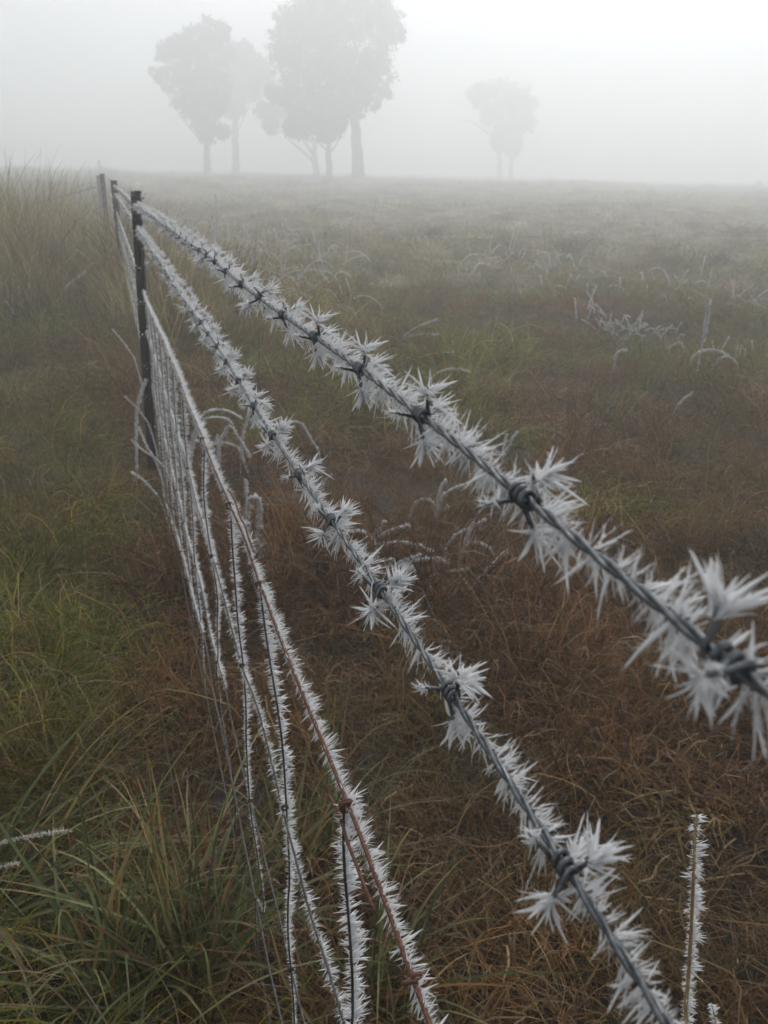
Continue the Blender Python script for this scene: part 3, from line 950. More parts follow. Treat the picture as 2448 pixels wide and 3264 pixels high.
# frost on the top of the near post and round its ties
rgp = np.random.default_rng(77)
fg = Geo()
n_ = 260
zz_ = 1.197 - np.abs(rgp.normal(0, .05, n_)); O = o1 + np.stack([FN * x_ for x_ in rgp.uniform(-.028, -.012, n_)]) + zz_[:, None] * ZU - FD * .003
V, Q, T = feathers(O, -FD + rgp.normal(0, .8, (n_, 3)), rgp.normal(0, 1, (n_, 3)), rgp.uniform(.003, .008, n_), np.full(n_, .0007), rgp, 0)
fg.add(V, Q, T)
for zt in (1.175, 1.06, .92):
    n_ = 160
    O = o1 + rgp.normal(0, .006, (n_, 3)) + ZU * zt + FN * .012 - FD * .006
    V, Q, T = feathers(O, rgp.normal(0, 1, (n_, 3)) - FD * .4, rgp.normal(0, 1, (n_, 3)), rgp.uniform(.005, .012, n_), np.full(n_, .0009), rgp, 0)
    fg.add(V, Q, T)
# beads of ice sitting in the holes
for zc in np.arange(1.197 - .16, .15, -.135):
    n_ = 26
    O = o1 - FN * .0149 + ZU * zc - FD * .002 + rgp.normal(0, .0013, (n_, 3))
    V, Q, T = feathers(O, rgp.normal(0, 1, (n_, 3)), rgp.normal(0, 1, (n_, 3)), rgp.uniform(.003, .0055, n_), np.full(n_, .0014), rgp, 0)
    fg.add(V, Q, T)
fr = build_in(fg, 'frost', M_FROSTFAR, p1); fr['kind'] = 'stuff'
for z_, w_ in ((1.17, 0), (1.095, 0), (.915, 0)):
    a = np.linspace(0, 4 * np.pi, 30)
    P = o1 + ZU * (z_ + .006 * np.sin(a * .5))[:, None] + (FN[None] * (np.cos(a) * .027 - .002)[:, None] + FD[None] * (np.sin(a) * .022)[:, None])
    g = Geo(); g.add(*tube(P, .0011, 5)); build_in(g, 'tie_wire', M_DARKWIRE, p1, smooth=True)

# wooden strainer at the end, with a slanting brace
g = Geo()
so = fpt(np.array(21.0), np.array(0.0), -.15)
zz_ = np.linspace(-.3, 1.02, 8)
g.add(*tube(so + zz_[:, None] * ZU + FN * (.01 * np.sin(zz_ * 3))[:, None], .085 - .008 * np.linspace(0, 1, 8), 12))
strn = build_in(g, 'post', M_WOOD, fence, smooth=True); tag(strn, 'thick wooden strainer post at the end of the run')
g = Geo()
bt = so + ZU * .8
bb = ground(205, 652)
bb = so - FN * 2.6 - FD * 2.2; bb[2] = .15
g.add(*tube(np.linspace(bt, bb, 6), .016, 8))
brc = build_in(g, 'brace_rail', M_WOOD, fence, smooth=True)
g = Geo()
for z_ in (1.17, 1.06, .88, .65, .44, .25):
    a = fpt(np.array(15.6), np.array(z_)); b = so + ZU * z_
    g.add(*tube(np.linspace(a, b, 12), .0028, 4))
build_in(g, 'line_wire', M_FROSTFAR, fence)['kind'] = 'stuff'

# ------------------------------------------------------------------ cross fence far off on the left
def gp(x, y, dist):                                    # photo column at a given forward distance, on the ground
    g_ = ray(x, y); P = C + g_ * (dist / g_[1]); P[2] = hgt(P[0], P[1]); return P
f2 = thing('wire_fence', 'second fence, only faint posts and a wire in the fog at the far left', 'fence', gp(318, 540, 74))
F2 = np.array(f2.location)
posts = [gp(318, 540, 74), gp(152, 540, 78), gp(-40, 540, 82)]
for k, P in enumerate(posts):
    g = Geo(); h_ = (.85, .8, .8)[k]; rr_ = (.1, .07, .07)[k]
    g.add(*tube(P - F2 + np.linspace(-.2, h_, 5)[:, None] * ZU, rr_, 10)); g.build('post', M_WOOD, f2, smooth=True)
for z_ in (.85, .55):
    g = Geo()
    for a, b in zip(posts[:-1], posts[1:]):
        q = np.linspace(a, b, 14) + ZU * z_; q[:, 2] -= .05 * np.sin(np.linspace(0, np.pi, 14)); g.add(*tube(q - F2, .006, 4))
    g.build('line_wire', M_FROSTFAR, f2, smooth=True)

# ------------------------------------------------------------------ frosted stalks standing one by one
def stalk(px, base, label, group, head=.55, r=.0009, fl=.0042, dens=2600, dist=None, down=False, lod=0, mat=None, lobes=None, amp=.3, name='frosted_grass_stalk'):
    """px: photo points from the lower end to the tip; base: photo point of the foot (fixes the distance)."""
    B_ = ground(*base) if dist is None else None
    Yd = B_[1] if dist is None else dist
    rgk = np.random.default_rng(abs(hash(label)) % 1000 if False else int(sum(map(ord, label))) + int(px[0][0]))
    P = []
    if dist is None: P.append(B_ - ZU * .01)
    else:
        g_ = ray(*base); Bq = C + g_ * (dist / g_[1]); Bq[2] = hgt(Bq[0], Bq[1]) - .01; P.append(Bq)
    for k, (x_, y_) in enumerate(px):
        g_ = ray(x_, y_); P.append(C + g_ * ((Yd + .015 * math.sin(k * 1.7)) / g_[1]))
    P = smooth_path(np.array(P), .006, 2)
    O = P[0].copy()
    th_ = thing(name, label, 'grass stalk', O, group)
    if lod == 0 and head > .05: fl = fl * 1.55; r = r * 1.3; dens = dens * 1.3
    L_ = np.concatenate([[0], np.cumsum(np.linalg.norm(np.diff(P, axis=0), axis=1))]); u = L_ / L_[-1]
    g = Geo(); g.add(*tube(P - O, r * np.interp(u, [0, .6, 1], [1.3, 1, .5]), 5)); g.build('stem', mat or M_FSTEM, th_, smooth=True)
    fg = Geo()
    k0 = int(np.argmax(u > 1 - head)) if head < 1 else 0
    Pf = P[k0:]
    if len(Pf) > 3:
        frost_path(fg, Pf - O, dens, lambda t: fl * np.interp(t / t[-1], [0, .3, 1], [.7, 1, 1.1]), r, rgk,
                   lobes or [(0, 60, 1, 1), (180, 60, 1, .8)], np.array([1.0, 0, 0.2]), lod=lod, wl=.34 if lod == 0 else .12, amp=amp)
        if k0 > 6:
            frost_path(fg, P[3:k0] - O, dens * .35, fl * .5, r, rgk, [(0, 60, 1, 1), (180, 60, 1, 1)], np.array([1.0, 0, .2]), lod=0, wl=.3)
        fr = fg.build('frost', M_FROST if lod else M_FROSTFAR, th_); fr['kind'] = 'stuff'
    return th_

# tall single stem at the lower right, close to the camera
stalk([(2178, 3275), (2196, 3100), (2206, 2900), (2212, 2760), (2216, 2640), (2222, 2598)], (2150, 4300),
      'straw coloured dead stem feathered with frost, upright at the lower right', None, head=.86, r=.0029, fl=.0088, dens=2900, dist=.72, lod=1, mat=M_STEM, lobes=[(-10, 30, 1.5, 1), (180, 22, .45, .6), (60, 25, .4, .7)], amp=.9)
stalk([(2290, 3300), (2268, 3196)], (2330, 4300), 'short frost tip poking up at the bottom right corner', None, head=.5, r=.001, fl=.006, dens=3000, dist=.62, lod=1)
G1 = 'frost coated bent seed stalks beside the fence'
stalk([(789, 1720), (789, 1600), (800, 1585), (824, 1586), (828, 1610), (826, 1670), (820, 1719), (834, 1760), (832, 1790)], (792, 1860),
      'stalk bent over like a hook behind the rusty wire', G1, head=.8, fl=.0075, dens=3500)
stalk([(788, 1640), (786, 1560), (782, 1528)], (795, 1830), 'short upright stalk beside the hooked stalk', G1, head=.2, fl=.006)
stalk([(600, 1440), (637, 1322), (680, 1307), (709, 1306), (745, 1318), (770, 1337)], (590, 1560), 'wide arching stalk, the higher of two arches right of the nearest post', G1, head=.85, fl=.0062)
stalk([(615, 1400), (642, 1337), (690, 1330), (721, 1335), (741, 1354)], (600, 1560), 'arching stalk just under the highest arch right of the nearest post', G1, head=.8, fl=.0062)
stalk([(697, 1410), (715, 1380), (733, 1350), (760, 1395), (798, 1460)], (690, 1540), 'stalk folded into a peaked roof shape right of the nearest post', G1, head=.9, fl=.0065)
stalk([(772, 1392), (782, 1350), (800, 1305)], (765, 1530), 'straight stalk leaning against the lower barbed wire', G1, head=.7, fl=.006)
stalk([(762, 1425), (735, 1416), (709, 1411), (680, 1416), (640, 1405), (613, 1407)], (800, 1530), 'stalk lying almost level under the arches', G1, head=.9, fl=.006)
stalk([(1020, 1440), (990, 1400), (965, 1350), (940, 1342), (905, 1350)], (1030, 1520), 'arched stalk between the two barbed wires at mid height', G1, head=.7, fl=.005)
stalk([(700, 1440), (688, 1400), (695, 1385)], (705, 1530), 'tiny upright stalk under the folded stalk', G1, head=.6, fl=.005)
G2 = 'frosted twigs left of the nearest post'
stalk([(438, 1153), (405, 1109), (385, 1080), (358, 1050)], (500, 1400), 'frosted twig reaching up left behind the post, highest of its kind', G2, head=.5, fl=0.0037, dist=3.5)
stalk([(432, 1330), (444, 1270), (456, 1232), (466, 1208)], (425, 1470), 'thick frosted twig crossing the post, white at its tip', G2, head=.75, fl=0.0056, r=.0015, dist=3.2)
stalk([(485, 1369), (450, 1315), (420, 1285), (395, 1262)], (520, 1480), 'thin frosted twig crossing low over the post', G2, head=.6, fl=0.0031, dist=3.2)
stalk([(536, 1499), (516, 1482), (485, 1453), (460, 1410), (442, 1361)], (560, 1560), 'knobbly frosted twig at the foot of the post', G2, head=.8, fl=0.0043, dist=3.0)
stalk([(500, 1462), (460, 1440), (430, 1415), (418, 1400)], (540, 1560), 'lowest frosted twig at the foot of the post', G2, head=.6, fl=0.0037, dist=3.0)
stalk([(520, 1600), (480, 1555), (445, 1520), (415, 1505)], (560, 1700), 'bare twig dotted with ice left of the mesh, above the green grass', G2, head=.3, fl=.004, dist=2.6)
stalk([(205, 921), (235, 892), (274, 865)], (170, 975), 'single frosted stalk leaning right in the grass left of the posts', G2, head=.9, fl=.009)
stalk([(-30, 2690), (60, 2672), (150, 2655), (232, 2648)], (-80, 2900), 'frosted stalk poking in from the left edge above the tussock', G2, head=.6, fl=.005, r=.0016, lod=1)
stalk([(-20, 2770), (30, 2755), (62, 2752)], (-80, 2950), 'short frosted tip at the left edge over the tussock', G2, head=.6, fl=.005, lod=1)
G3 = 'frost coated seed stalks in the field right of the fence'
stalk([(1280, 1074), (1320, 1045), (1394, 1018)], (1262, 1110), 'upper of the paired stalks pointing right beyond the top wire', G3, head=.8, fl=.008)
stalk([(1290, 1072), (1340, 1066), (1397, 1067)], (1266, 1108), 'lower of the paired stalks pointing right beyond the top wire', G3, head=.8, fl=.008)
stalk([(1330, 1140), (1373, 1127), (1449, 1122)], (1300, 1180), 'flat frosted stalk beside the top wire, above the looped stalk', G3, head=.6, fl=.007)
stalk([(1367, 1225), (1375, 1200), (1410, 1180), (1454, 1173), (1503, 1189)], (1365, 1260), 'looped stalk arching to the right beyond the top wire', G3, head=.95, fl=.006)
stalk([(940, 1010), (975, 990), (1030, 993), (1085, 1000)], (925, 1080), 'stalk lying level just above the top barbed wire', G3, head=.7, fl=.008)
stalk([(1020, 1562), (1036, 1530), (1058, 1510)], (1005, 1610), 'short slanting stalk right of the lower barbed wire', G3, head=.8, fl=.005)
stalk([(1390, 1650), (1395, 1600), (1402, 1560), (1420, 1530)], (1400, 1700), 'main upright of the forked frosted weed behind the top wire', G3, head=.9, fl=.006)
stalk([(1400, 1590), (1430, 1565), (1475, 1545)], (1395, 1690), 'side branch of the forked frosted weed behind the top wire', G3, head=.8, fl=.006)
stalk([(1310, 1625), (1325, 1600), (1350, 1588), (1378, 1598), (1390, 1615)], (1300, 1690), 'small arch left of the forked weed', G3, head=.9, fl=.005)
stalk([(1385, 1640), (1405, 1630), (1430, 1615)], (1380, 1690), 'stubby branch with a white end below the forked weed', G3, head=.8, fl=.006)
stalk([(1170, 1750), (1200, 1690), (1230, 1660)], (1155, 1800), 'short straight seed head at the top of the frosted cluster', G3, head=.6, fl=.007)
stalk([(1180, 1730), (1240, 1690), (1305, 1676)], (1160, 1800), 'long seed head slanting above the frosted cluster', G3, head=.6, fl=.007)
stalk([(1120, 1750), (1180, 1738), (1260, 1728), (1330, 1735), (1380, 1760)], (1100, 1800), 'longest arched stalk of the frosted cluster', G3, head=.6, fl=.006)
stalk([(1205, 1800), (1205, 1760), (1180, 1705), (1140, 1690), (1100, 1695)], (1210, 1850), 'stalk curling down to the left of the frosted cluster', G3, head=.8, fl=.0055)
stalk([(1230, 1830), (1270, 1800), (1330, 1785), (1400, 1780), (1432, 1797)], (1215, 1880), 'broad flat arch in the lower frosted cluster', G3, head=.8, fl=.0065)
stalk([(1225, 1830), (1260, 1800), (1300, 1780), (1342, 1768)], (1210, 1880), 'straight stalk over the lower frosted cluster', G3, head=.6, fl=.006)
stalk([(1235, 1840), (1260, 1810), (1300, 1800), (1325, 1828)], (1225, 1890), 'small drooping stalk in the lower frosted cluster', G3, head=.8, fl=.007)
stalk([(1240, 1845), (1280, 1838), (1320, 1842)], (1220, 1895), 'low stalk with a white knob in the lower frosted cluster', G3, head=.7, fl=.007)
stalk([(1240, 1815), (1243, 1790), (1246, 1780)], (1240, 1890), 'upright nub at the left of the lower frosted cluster', G3, head=.8, fl=.007)
stalk([(1468, 1770), (1485, 1720), (1510, 1665)], (1460, 1810), 'upright stalk of the crossed pair behind the top wire', G3, head=.8, fl=.0055)
stalk([(1430, 1720), (1480, 1690), (1550, 1655)], (1410, 1780), 'slanting stalk of the crossed pair behind the top wire', G3, head=.8, fl=.0055)
stalk([(1475, 1760), (1485, 1735), (1520, 1727), (1560, 1745), (1572, 1765)], (1465, 1810), 'arch below the crossed pair of stalks', G3, head=.8, fl=.005)
stalk([(1510, 1862), (1560, 1805), (1617, 1755)], (1500, 1890), 'straight stalk slanting up right under the top wire', G3, head=.85, fl=.0055)
stalk([(1360, 1840), (1420, 1822), (1490, 1815)], (1340, 1880), 'thin ice beaded stalk right of the lower cluster', G3, head=.4, fl=.004)
stalk([(1430, 1855), (1520, 1860), (1600, 1890), (1680, 1910)], (1410, 1890), 'long thin stem beaded with ice crossing under the top wire', G3, head=.5, fl=.003)
stalk([(2222, 1180), (2237, 1104), (2250, 1047), (2259, 953)], (2220, 1200), 'tall upright white stalk standing alone at the right', G3, head=.55, fl=.012, r=.0018)
stalk([(1165, 845), (1186, 727), (1196, 660), (1203, 621)], (1160, 880), 'tallest thin stem standing against the fog in mid field', G3, head=.35, fl=.005, r=.0009)
stalk([(699, 800), (694, 720), (690, 660), (684, 613)], (702, 860), 'tall seed stem against the fog right of the nearest post', G3, head=.6, fl=.006, r=.0011)
stalk([(1956, 1158), (1965, 1125), (1985, 1115), (2000, 1118)], (1960, 1190), 'small white arch in the middle of the right field', G3, head=.9, fl=.009)
stalk([(2200, 1150), (2215, 1128), (2253, 1115), (2300, 1122), (2335, 1150)], (2195, 1185), 'wide white arch at the right of the field', G3, head=.9, fl=.011)
stalk([(2130, 1110), (2150, 1098), (2168, 1088), (2176, 1110), (2192, 1136)], (2125, 1150), 'peaked white stalk left of the wide arch', G3, head=.9, fl=.011)
stalk([(2270, 1165), (2310, 1132), (2340, 1150), (2356, 1182)], (2260, 1200), 'white arch with a drooping end at the far right', G3, head=.9, fl=.011)
stalk([(1728, 820), (1738, 845), (1746, 875)][::-1], (1748, 900), 'pale stalk on top of the brown hummock', G3, head=.9, fl=.011)
stalk([(1603, 1447), (1608, 1410), (1615, 1385)], (1600, 1480), 'short white stick above the top wire at mid right', G3, head=.9, fl=.006)
stalk([(1630, 1400), (1650, 1375)], (1600, 1470), 'second short white stick above the top wire at mid right', G3, head=.8, fl=.006)
stalk([(2150, 1305), (2175, 1275), (2208, 1250)], (2140, 1330), 'leaning frosted stalk in the brown grass at the right', G3, head=.7, fl=.006)
stalk([(1570, 1330), (1590, 1280), (1560, 1230), (1540, 1210)], (1600, 1370), 'dark bare weed stem in the olive grass', G3, head=.02, fl=.002, r=.0022, mat=M_BARK, name='weed_stem')
stalk([(1703, 1350), (1695, 1290), (1683, 1220), (1684, 1170)], (1705, 1390), 'dark upright bare weed right of the leaning one', G3, head=.02, fl=.002, r=.0022, mat=M_BARK, name='weed_stem')

# frosted clumps of seed heads: each stem its own part
def frosted_clump(x_, y_, n_, h, spread, label, seed, fl=.008):
    rgk = np.random.default_rng(seed); O = ground(x_, y_)
    t_ = thing('frosted_grass_clump', label, 'grass clump', O, 'clumps of frosted seed heads in the field')
    for k in range(n_):
        az = rgk.uniform(0, 6.28); el = math.radians(rgk.uniform(35, 85)); L_ = h * rgk.uniform(.55, 1.15)
        b = np.array([rgk.normal(0, spread), rgk.normal(0, spread * .6), 0]); b[2] = hgt(O[0] + b[0], O[1] + b[1]) - O[2]
        d = np.array([math.cos(az) * math.cos(el), math.sin(az) * math.cos(el) * .6, math.sin(el)]); P = [b]
        dr = rgk.choice([.06, .16, .32, .4])
        for i in range(10):
            P.append(P[-1] + d * L_ / 10); d = unit(d + np.array([0, 0, -dr]) + rgk.normal(0, .04, 3))
        P = np.array(P); g = Geo(); g.add(*tube(P, .0012, 4)); s_ = g.build('stem', M_FSTEM, t_)
        fg = Geo(); frost_path(fg, P[4:], 1300, fl * 1.05, .001, rgk, [(0, 60, 1, 1), (180, 60, 1, 1)], np.array([1., 0, .2]), lod=0, wl=.4, amp=.2)
        fg.build('frost', M_FROSTFAR, s_)['kind'] = 'stuff'
FC = [(780, 900, 16, .5, .35, 'dense frosted seed heads just right of the nearest post', .010), (860, 900, 14, .45, .35, 'frosted seed heads behind the first bend of the top wire', .010),
      (930, 930, 14, .45, .3, 'bushy frosted seed heads midway along the top wire', .010), (700, 860, 12, .5, .3, 'frosted seed heads beside the top of the nearest post', .010),
      (1040, 960, 10, .35, .3, 'loose frosted seed heads at the right end of the white patch', .009), (1000, 830, 12, .45, .4, 'pale frosted seed heads behind the white patch', .011),
      (620, 800, 12, .5, .4, 'frosted seed heads right behind the post top', .010), (880, 800, 12, .5, .4, 'fog greyed seed heads at the back of the white patch', .012),
      (1640, 845, 14, .4, .4, 'white tipped grass on the left of the brown hummock', .011), (1740, 870, 12, .35, .35, 'white tipped grass on the crest of the brown hummock', .011),
      (1850, 950, 10, .3, .4, 'sparse white tips on the right slope of the hummock', .010), (2120, 940, 12, .35, .4, 'pale clump at the right edge of the hummock', .012),
      (2040, 1090, 14, .22, .16, 'small silvery bush in the right of the field', .010), (1980, 1080, 9, .22, .15, 'white nubs left of the silvery bush', .009),
      (2380, 990, 12, .3, .3, 'pale spiky clump by the right edge of the photo', .012), (2350, 1170, 9, .2, .2, 'tangled white stalks low at the right edge', .010),
      (1860, 1040, 7, .28, .25, 'few white sticks between hummock and silvery bush', .010), (2230, 990, 7, .25, .3, 'low frosted grass behind the tall white stalk', .010)]
for k, (x_, y_, n_, h, sp_, lb, fl_) in enumerate(FC):
    frosted_clump(x_, y_ + (35 if k < 8 else 0), int(n_ * (1.5 if k < 8 else 1.6)), h * (1.4 if k < 8 else 1.15), sp_ * .8, lb, 500 + k, fl_)
FL = [(60, 790, 12, .5, .3, 'frosted reeds at the far left edge', .009), (140, 800, 12, .45, .3, 'frosted reeds left of the posts, with a bent one', .009),
      (230, 800, 10, .45, .3, 'frosted reeds nearest to the second post', .009), (20, 1040, 8, .25, .15, 'small white tuft low at the left edge', .006),
      (320, 860, 9, .35, .2, 'white tangle at the foot of the second post', .009)]
for k, (x_, y_, n_, h, sp_, lb, fl_) in enumerate(FL):
    frosted_clump(x_, y_, n_, h, sp_, lb, 540 + k, fl_)

# ------------------------------------------------------------------ green tussocks with separate blades
def tussock(x_, y_, nb, lmin, lmax, wd, lean, label, seed, el=(35, 88), droop=.16, pal=None):
    rgk = np.random.default_rng(seed); O = ground(x_, y_)
    t_ = thing('grass_tussock', label, 'tussock', O, 'green grass tussocks at the foot of the fence')
    pal = pal if pal is not None else np.array([[.095, .12, .040], [.13, .155, .065], [.065, .085, .028], [.18, .18, .08], [.26, .19, .08], [.30, .16, .06], [.22, .15, .09]])
    for k in range(nb):
        az = rgk.uniform(0, 6.28); e = math.radians(rgk.uniform(*el))
        d = np.array([math.cos(az) * math.cos(e), math.sin(az) * math.cos(e), math.sin(e)]) + np.array([*lean, 0]) * rgk.uniform(.3, 1); d = unit(d)
        L_ = rgk.uniform(lmin, lmax); b = np.array([rgk.normal(0, .035), rgk.normal(0, .035), -.02]); P = [b]; ns = 9
        dr = droop * rgk.uniform(.3, 1.7)
        for i in range(ns):
            P.append(P[-1] + d * L_ / ns); d = unit(d + np.array([0, 0, -dr * (i + 1) / ns * 1.4]) + rgk.normal(0, .025, 3))
            if P[-1][2] < .02 and d[2] < 0: d[2] *= -.2
        P = np.array(P); T = unit(np.gradient(P, axis=0)); sd = unit(np.cross(T, np.array([*rgk.normal(0, .3, 2), 1.0])))
        nm_ = np.cross(sd, T); w_ = wd * rgk.uniform(.5, 1.2) * np.interp(np.linspace(0, 1, ns + 1), [0, .25, .7, 1], [.6, 1, .75, .05])
        V = np.stack([P + sd * w_[:, None] * .5, P - nm_ * w_[:, None] * .14, P - sd * w_[:, None] * .5], 1).reshape(-1, 3)
        i_ = np.arange(ns)[:, None] * 3
        Q = np.concatenate([i_ + np.array([[0, 1, 4, 3]]), i_ + np.array([[1, 2, 5, 4]])])
        c_ = pal[rgk.choice(len(pal), p=[.24, .2, .16, .14, .1, .06, .1])] * rgk.uniform(.75, 1.3)
        cc = np.repeat(np.tile(c_, (ns + 1, 1)), 3, 0)
        tipc = np.array([.30, .19, .08]); mixv = np.repeat(np.clip((np.linspace(0, 1, ns + 1) - .65) * 2.2, 0, .8) * (rgk.random() < .5), 3)[:, None]
        cc = cc * (1 - mixv) + tipc * mixv
        mesh('blade', V, Q, None, M_BLADE, t_, colr=cc, smooth=True)
TS = [(625, 3090, 125, .25, .50, .0065, (0, .1), 'big green tussock at the bottom, left of the mesh wires', (38, 88), .16),
      (-110, 2930, 85, .32, .60, .006, (.75, -.2), 'wide tussock leaning in from the left edge, streaked with yellow', (20, 75), .2),
      (330, 3180, 70, .25, .5, .006, (0, .1), 'small tussock between the two big ones at the bottom', (40, 85), .2),
      (985, 2760, 70, .25, .45, .0048, (.3, 0), 'thin green tuft seen behind the rusty wire', (40, 88), .2),
      (1180, 3230, 60, .22, .42, .0045, (.2, 0), 'thin green tuft at the bottom, right of the thick frosted stay', (40, 88), .2),
      (40, 1750, 60, .18, .38, .004, (.3, 0), 'yellowish tuft at the left edge at mid height', (25, 75), .25),
      (225, 1560, 60, .2, .40, .004, (0, 0), 'yellow green tuft left of the brown strip', (30, 80), .25),
      (60, 1330, 60, .25, .42, .0045, (.2, 0), 'pale tuft by the left edge above the yellowish one', (25, 75), .25),
      (1640, 1520, 50, .15, .32, .004, (0, 0), 'pale green tuft in the field above the top wire', (35, 80), .25),
      (1960, 1370, 50, .2, .40, .005, (0, 0), 'pale green tuft in the middle of the right field', (35, 80), .2)]
for k, (x_, y_, nb, l0, l1, wd, ln_, lb, el_, dr_) in enumerate(TS):
    tussock(x_, y_, nb, l0, l1, wd, ln_, lb, 600 + k, el_, dr_)

# ------------------------------------------------------------------ gum trees in the fog
LP = np.array([[.035, .045, .025], [.05, .06, .035], [.025, .035, .02], [.07, .075, .045]])
def tree(base, dist, lobes, trunk, label, seed, leaf=.30, dens=1.0, limbs=None):
    """base, trunk and lobes are photo positions (full frame); dist is the distance in metres."""
    rgk = np.random.default_rng(seed)
    def at(x_, y_, dy=0.0):
        g_ = ray(x_, y_); return C + g_ * ((dist + dy) / g_[1])
    O = at(*base); O[2] = hgt(O[0], O[1])
    zb = at(*base)[2] - O[2]
    t_ = thing('gum_tree', label, 'tree', O, 'tall gum trees fading into the fog')
    px = dist / F
    P = [O - ZU * .3]
    rad = [trunk[0][2] * px * 1.35]
    for (x_, y_, r_) in trunk:
        q = at(x_, y_); P.append(q); rad.append(r_ * px)
    P = np.array(P); P[1] = O + ZU * .4
    g = Geo()
    n_ = 24; tt = np.linspace(0, len(P) - 1, n_)
    Pi = np.stack([np.interp(tt, np.arange(len(P)), P[:, k]) for k in range(3)], 1) - O
    Pi[1:-1, 0] += rgk.normal(0, .05, n_ - 2); Pi[1:-1, 1] += rgk.normal(0, .05, n_ - 2)
    g.add(*tube(Pi, np.interp(tt, np.arange(len(P)), rad), 12)); tr = g.build('trunk', M_BARK, t_, smooth=True)
    top = Pi[-1]
    V_, C_ = [], []
    for (x_, y_, r_) in lobes:
        dy = rgk.uniform(-.9, .9) * 2.2
        c = at(x_, y_, dy) - O; R = r_ * px
        # limb to the lobe
        st = Pi[int(rgk.integers(int(n_ * .55), n_))]
        mid = st * .45 + c * .55 + np.array([rgk.normal(0, .3), rgk.normal(0, .3), -R * .35])
        lp = smooth_path(np.array([st, mid, c]), .5, 2)
        g = Geo(); g.add(*tube(lp, np.linspace(max(.05, rad[-1] * .55), .03, len(lp)), 6)); g.build('limb', M_BARK, t_, smooth=True)
        # foliage: twig-sized clusters gathered in small clumps, ragged outside
        nsub = int(30 + 18 * dens)
        u = unit(rgk.normal(0, 1, (nsub, 3))); rr_ = rgk.uniform(.2, 1.0, nsub) ** .6 * rgk.choice([1, 1, 1, 1.22], nsub)
        sub = c + u * (rr_ * R)[:, None] * np.array([1, 1, .85])
        per = int(52 * dens * (R / 1.8) ** 1.2) + 12
        for sct in sub:
            sr = R * rgk.uniform(.09, .30)
            q = sct + rgk.normal(0, 1, (per, 3)) * sr * .62
            V_.append(q)
    Pq = np.concatenate(V_); n_ = len(Pq)
    a = unit(rgk.normal(0, 1, (n_, 3))); b = unit(np.cross(a, rgk.normal(0, 1, (n_, 3))))
    l = leaf * rgk.uniform(.5, 1.2, n_)[:, None]; w = l * .42
    V = np.stack([Pq - a * l * .5, Pq + b * w * .5, Pq + a * l * .5, Pq - b * w * .5], 1)
    ci = LP[rgk.choice(4, n_)] * rgk.uniform(.8, 1.2, (n_, 1)); cc = np.repeat(ci[:, None], 4, 1).reshape(-1, 3)
    cr = mesh('crown', V.reshape(-1, 3), np.arange(n_ * 4).reshape(-1, 4), None, M_LEAF, t_, colr=cc)
    cr['kind'] = 'stuff'
    for lm in (limbs or []):
        q = np.array([at(*p_) - O for p_ in lm]); g = Geo(); g.add(*tube(smooth_path(q, .3, 2), np.linspace(.16, .05, len(smooth_path(q, .3, 2))), 6)); g.build('limb', M_BARK, t_, smooth=True)
    return t_
def zc(x, y): return (440 + x / 1.8433, y / 1.8433)
def Z_(lst): return [(*zc(a, b), r / 1.8433) for a, b, r in lst]
tree(zc(1292, 1062), 77, Z_([(900, 110, 85), (1010, 60, 90), (1120, 30, 100), (1240, 20, 100), (1360, 30, 90), (1450, 90, 80), (1510, 190, 65), (1400, 170, 100), (860, 210, 75), (1000, 200, 100), (1250, 150, 90),
     (1120, 190, 80), (870, 330, 85), (1000, 330, 110), (1140, 340, 110), (1280, 370, 100), (1390, 330, 85), (1420, 460, 85), (1360, 560, 95), (1240, 520, 110), (1100, 490, 110), (960, 480, 100), (850, 530, 95),
     (930, 590, 80), (1080, 600, 80), (1200, 650, 70), (1290, 650, 45)]), [(*zc(1290, 1030), 19), (*zc(1284, 850), 15), (*zc(1272, 650), 12), (*zc(1230, 400), 8), (*zc(1200, 150), 4)],
     'largest and darkest gum tree with a thick bare trunk, top cut by the frame', 700)
tree(zc(1122, 1040), 77, Z_([(940, 700, 60), (1020, 710, 70), (1110, 720, 70), (1180, 740, 50), (900, 760, 45), (980, 770, 50), (1110, 790, 50)]),
     [(*zc(1122, 1020), 9), (*zc(1120, 900), 8), (*zc(1115, 780), 6)], 'small gum tree under the crown of the largest one, left of its trunk', 701)
tree(zc(1048, 1030), 93, Z_([(780, 680, 60), (820, 620, 60), (780, 740, 45), (880, 640, 60), (730, 640, 45)]),
     [(*zc(1050, 1010), 10), (*zc(1035, 920), 8), (*zc(1040, 820), 6)], 'faint leaning gum tree with a bare limb to the left', 702, limbs=[[zc(1030, 950), zc(970, 890), zc(925, 850), zc(890, 820)]])
tree(zc(408, 1030), 84, Z_([(430, 190, 80), (340, 230, 80), (500, 200, 55), (240, 260, 70), (180, 290, 60), (150, 330, 40), (120, 440, 45), (190, 470, 75), (280, 420, 80), (380, 350, 100), (470, 330, 90),
     (330, 520, 100), (430, 470, 100), (270, 600, 60), (350, 640, 80), (450, 600, 80), (380, 740, 60), (440, 760, 60), (500, 780, 40), (400, 810, 45)]),
     [(*zc(408, 1010), 11), (*zc(405, 900), 9), (*zc(400, 780), 7), (*zc(410, 450), 4)], 'leftmost gum tree with a domed top over a slim trunk', 703, dens=.9)
tree(zc(573, 1030), 97, Z_([(620, 300, 65), (560, 330, 80), (650, 370, 75), (600, 450, 100), (700, 430, 80), (730, 500, 75), (520, 480, 80), (550, 570, 80), (640, 540, 70), (500, 640, 60), (580, 640, 45), (740, 400, 50)]),
     [(*zc(573, 1010), 12), (*zc(574, 900), 10), (*zc(570, 720), 8), (*zc(600, 450), 4)], 'paler gum tree standing between the leftmost and the largest', 704, dens=.8)
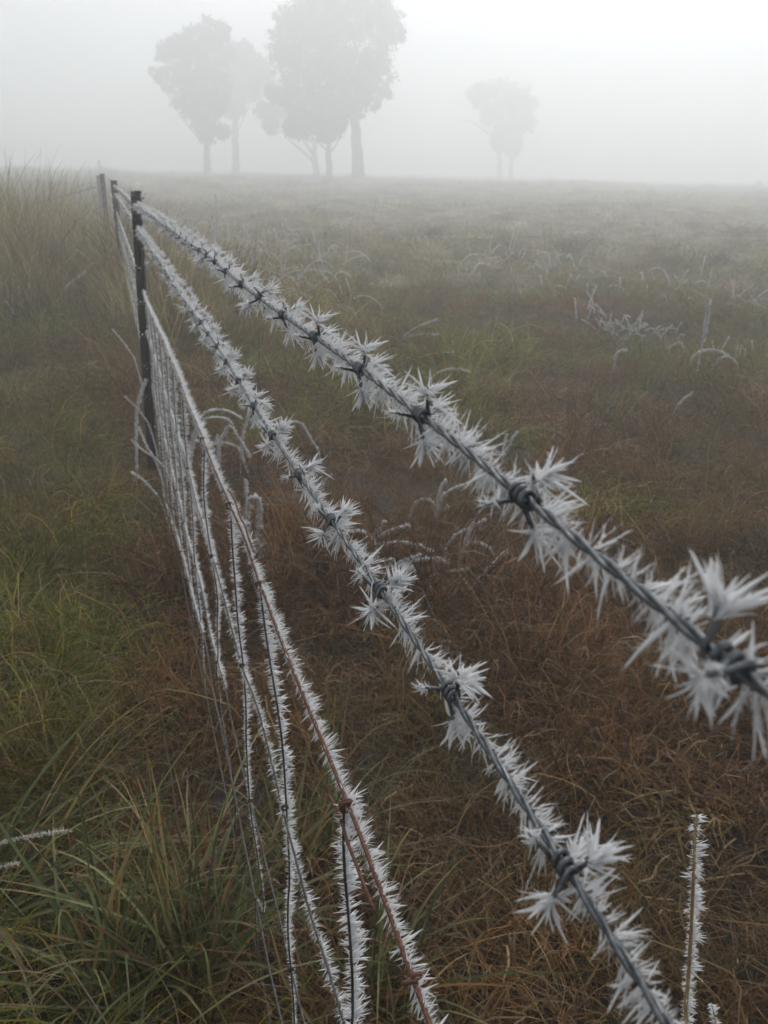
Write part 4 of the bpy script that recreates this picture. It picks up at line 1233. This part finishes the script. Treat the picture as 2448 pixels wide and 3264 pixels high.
def z2(x, y): return (1400 + x / 4.1475, 180 + y / 4.1475)
def Z2(lst): return [(*z2(a, b), r / 4.1475) for a, b, r in lst]
tree(z2(800, 1600), 118, Z2([(820, 480, 190), (1000, 520, 190), (640, 560, 190), (480, 520, 130), (1150, 620, 140), (1080, 800, 190), (860, 760, 210), (680, 800, 150), (900, 980, 180), (760, 1080, 130), (1150, 900, 110), (820, 1180, 100), (540, 440, 110)]),
     [(*z2(800, 1580), 8), (*z2(795, 1400), 7), (*z2(790, 1250), 6), (*z2(820, 900), 3)], 'very faint gum tree standing alone at the right', 705, dens=.7, limbs=[[z2(700, 1040), z2(560, 960), z2(440, 860), z2(300, 850)]])
tree(z2(945, 1600), 118, Z2([(960, 1080, 130), (1020, 1180, 90), (960, 1280, 80), (940, 1000, 120)]), [(*z2(945, 1580), 7), (*z2(950, 1450), 6), (*z2(955, 1300), 5)],
     'thin second trunk close beside the lone faint tree', 706, dens=.6)

# low bushes on the far edge of the field
def bush(x_, y_, h, w, label, seed):
    rgk = np.random.default_rng(seed); O = ground(x_, y_)
    t_ = thing('low_bush', label, 'bush', O, 'low bushes in the field')
    n_ = 900; q = rgk.normal(0, 1, (n_, 3)) * np.array([w * .4, w * .4, h * .33]) + np.array([0, 0, h * .45]); q[:, 2] = np.abs(q[:, 2])
    V, Q, T = feathers(q, rgk.normal(0, 1, (n_, 3)) + ZU * .6, rgk.normal(0, 1, (n_, 3)), np.full(n_, h * .22), np.full(n_, h * .03), rgk, 0)
    mesh('foliage', V, Q, T, M_LEAF, t_, colr=np.tile([.07, .06, .035], (len(V), 1)))['kind'] = 'stuff'
    for _ in range(3):
        g = Geo(); g.add(*tube(np.array([[0, 0, -.05], [rgk.normal(0, w * .2), rgk.normal(0, w * .2), h * .6]]), .012, 5)); g.build('stem', M_BARK, t_)
for k, (x_, y_, h, w, lb) in enumerate([(1383, 757, .14, .2, 'small dark bush in the mid field'), (2415, 600, .6, .5, 'dim upright bush at the right edge near the skyline'),
        (2280, 850, .2, .35, 'small dark tuft in the short grass at the right')]):
    bush(x_, y_, h, w, lb, 800 + k)
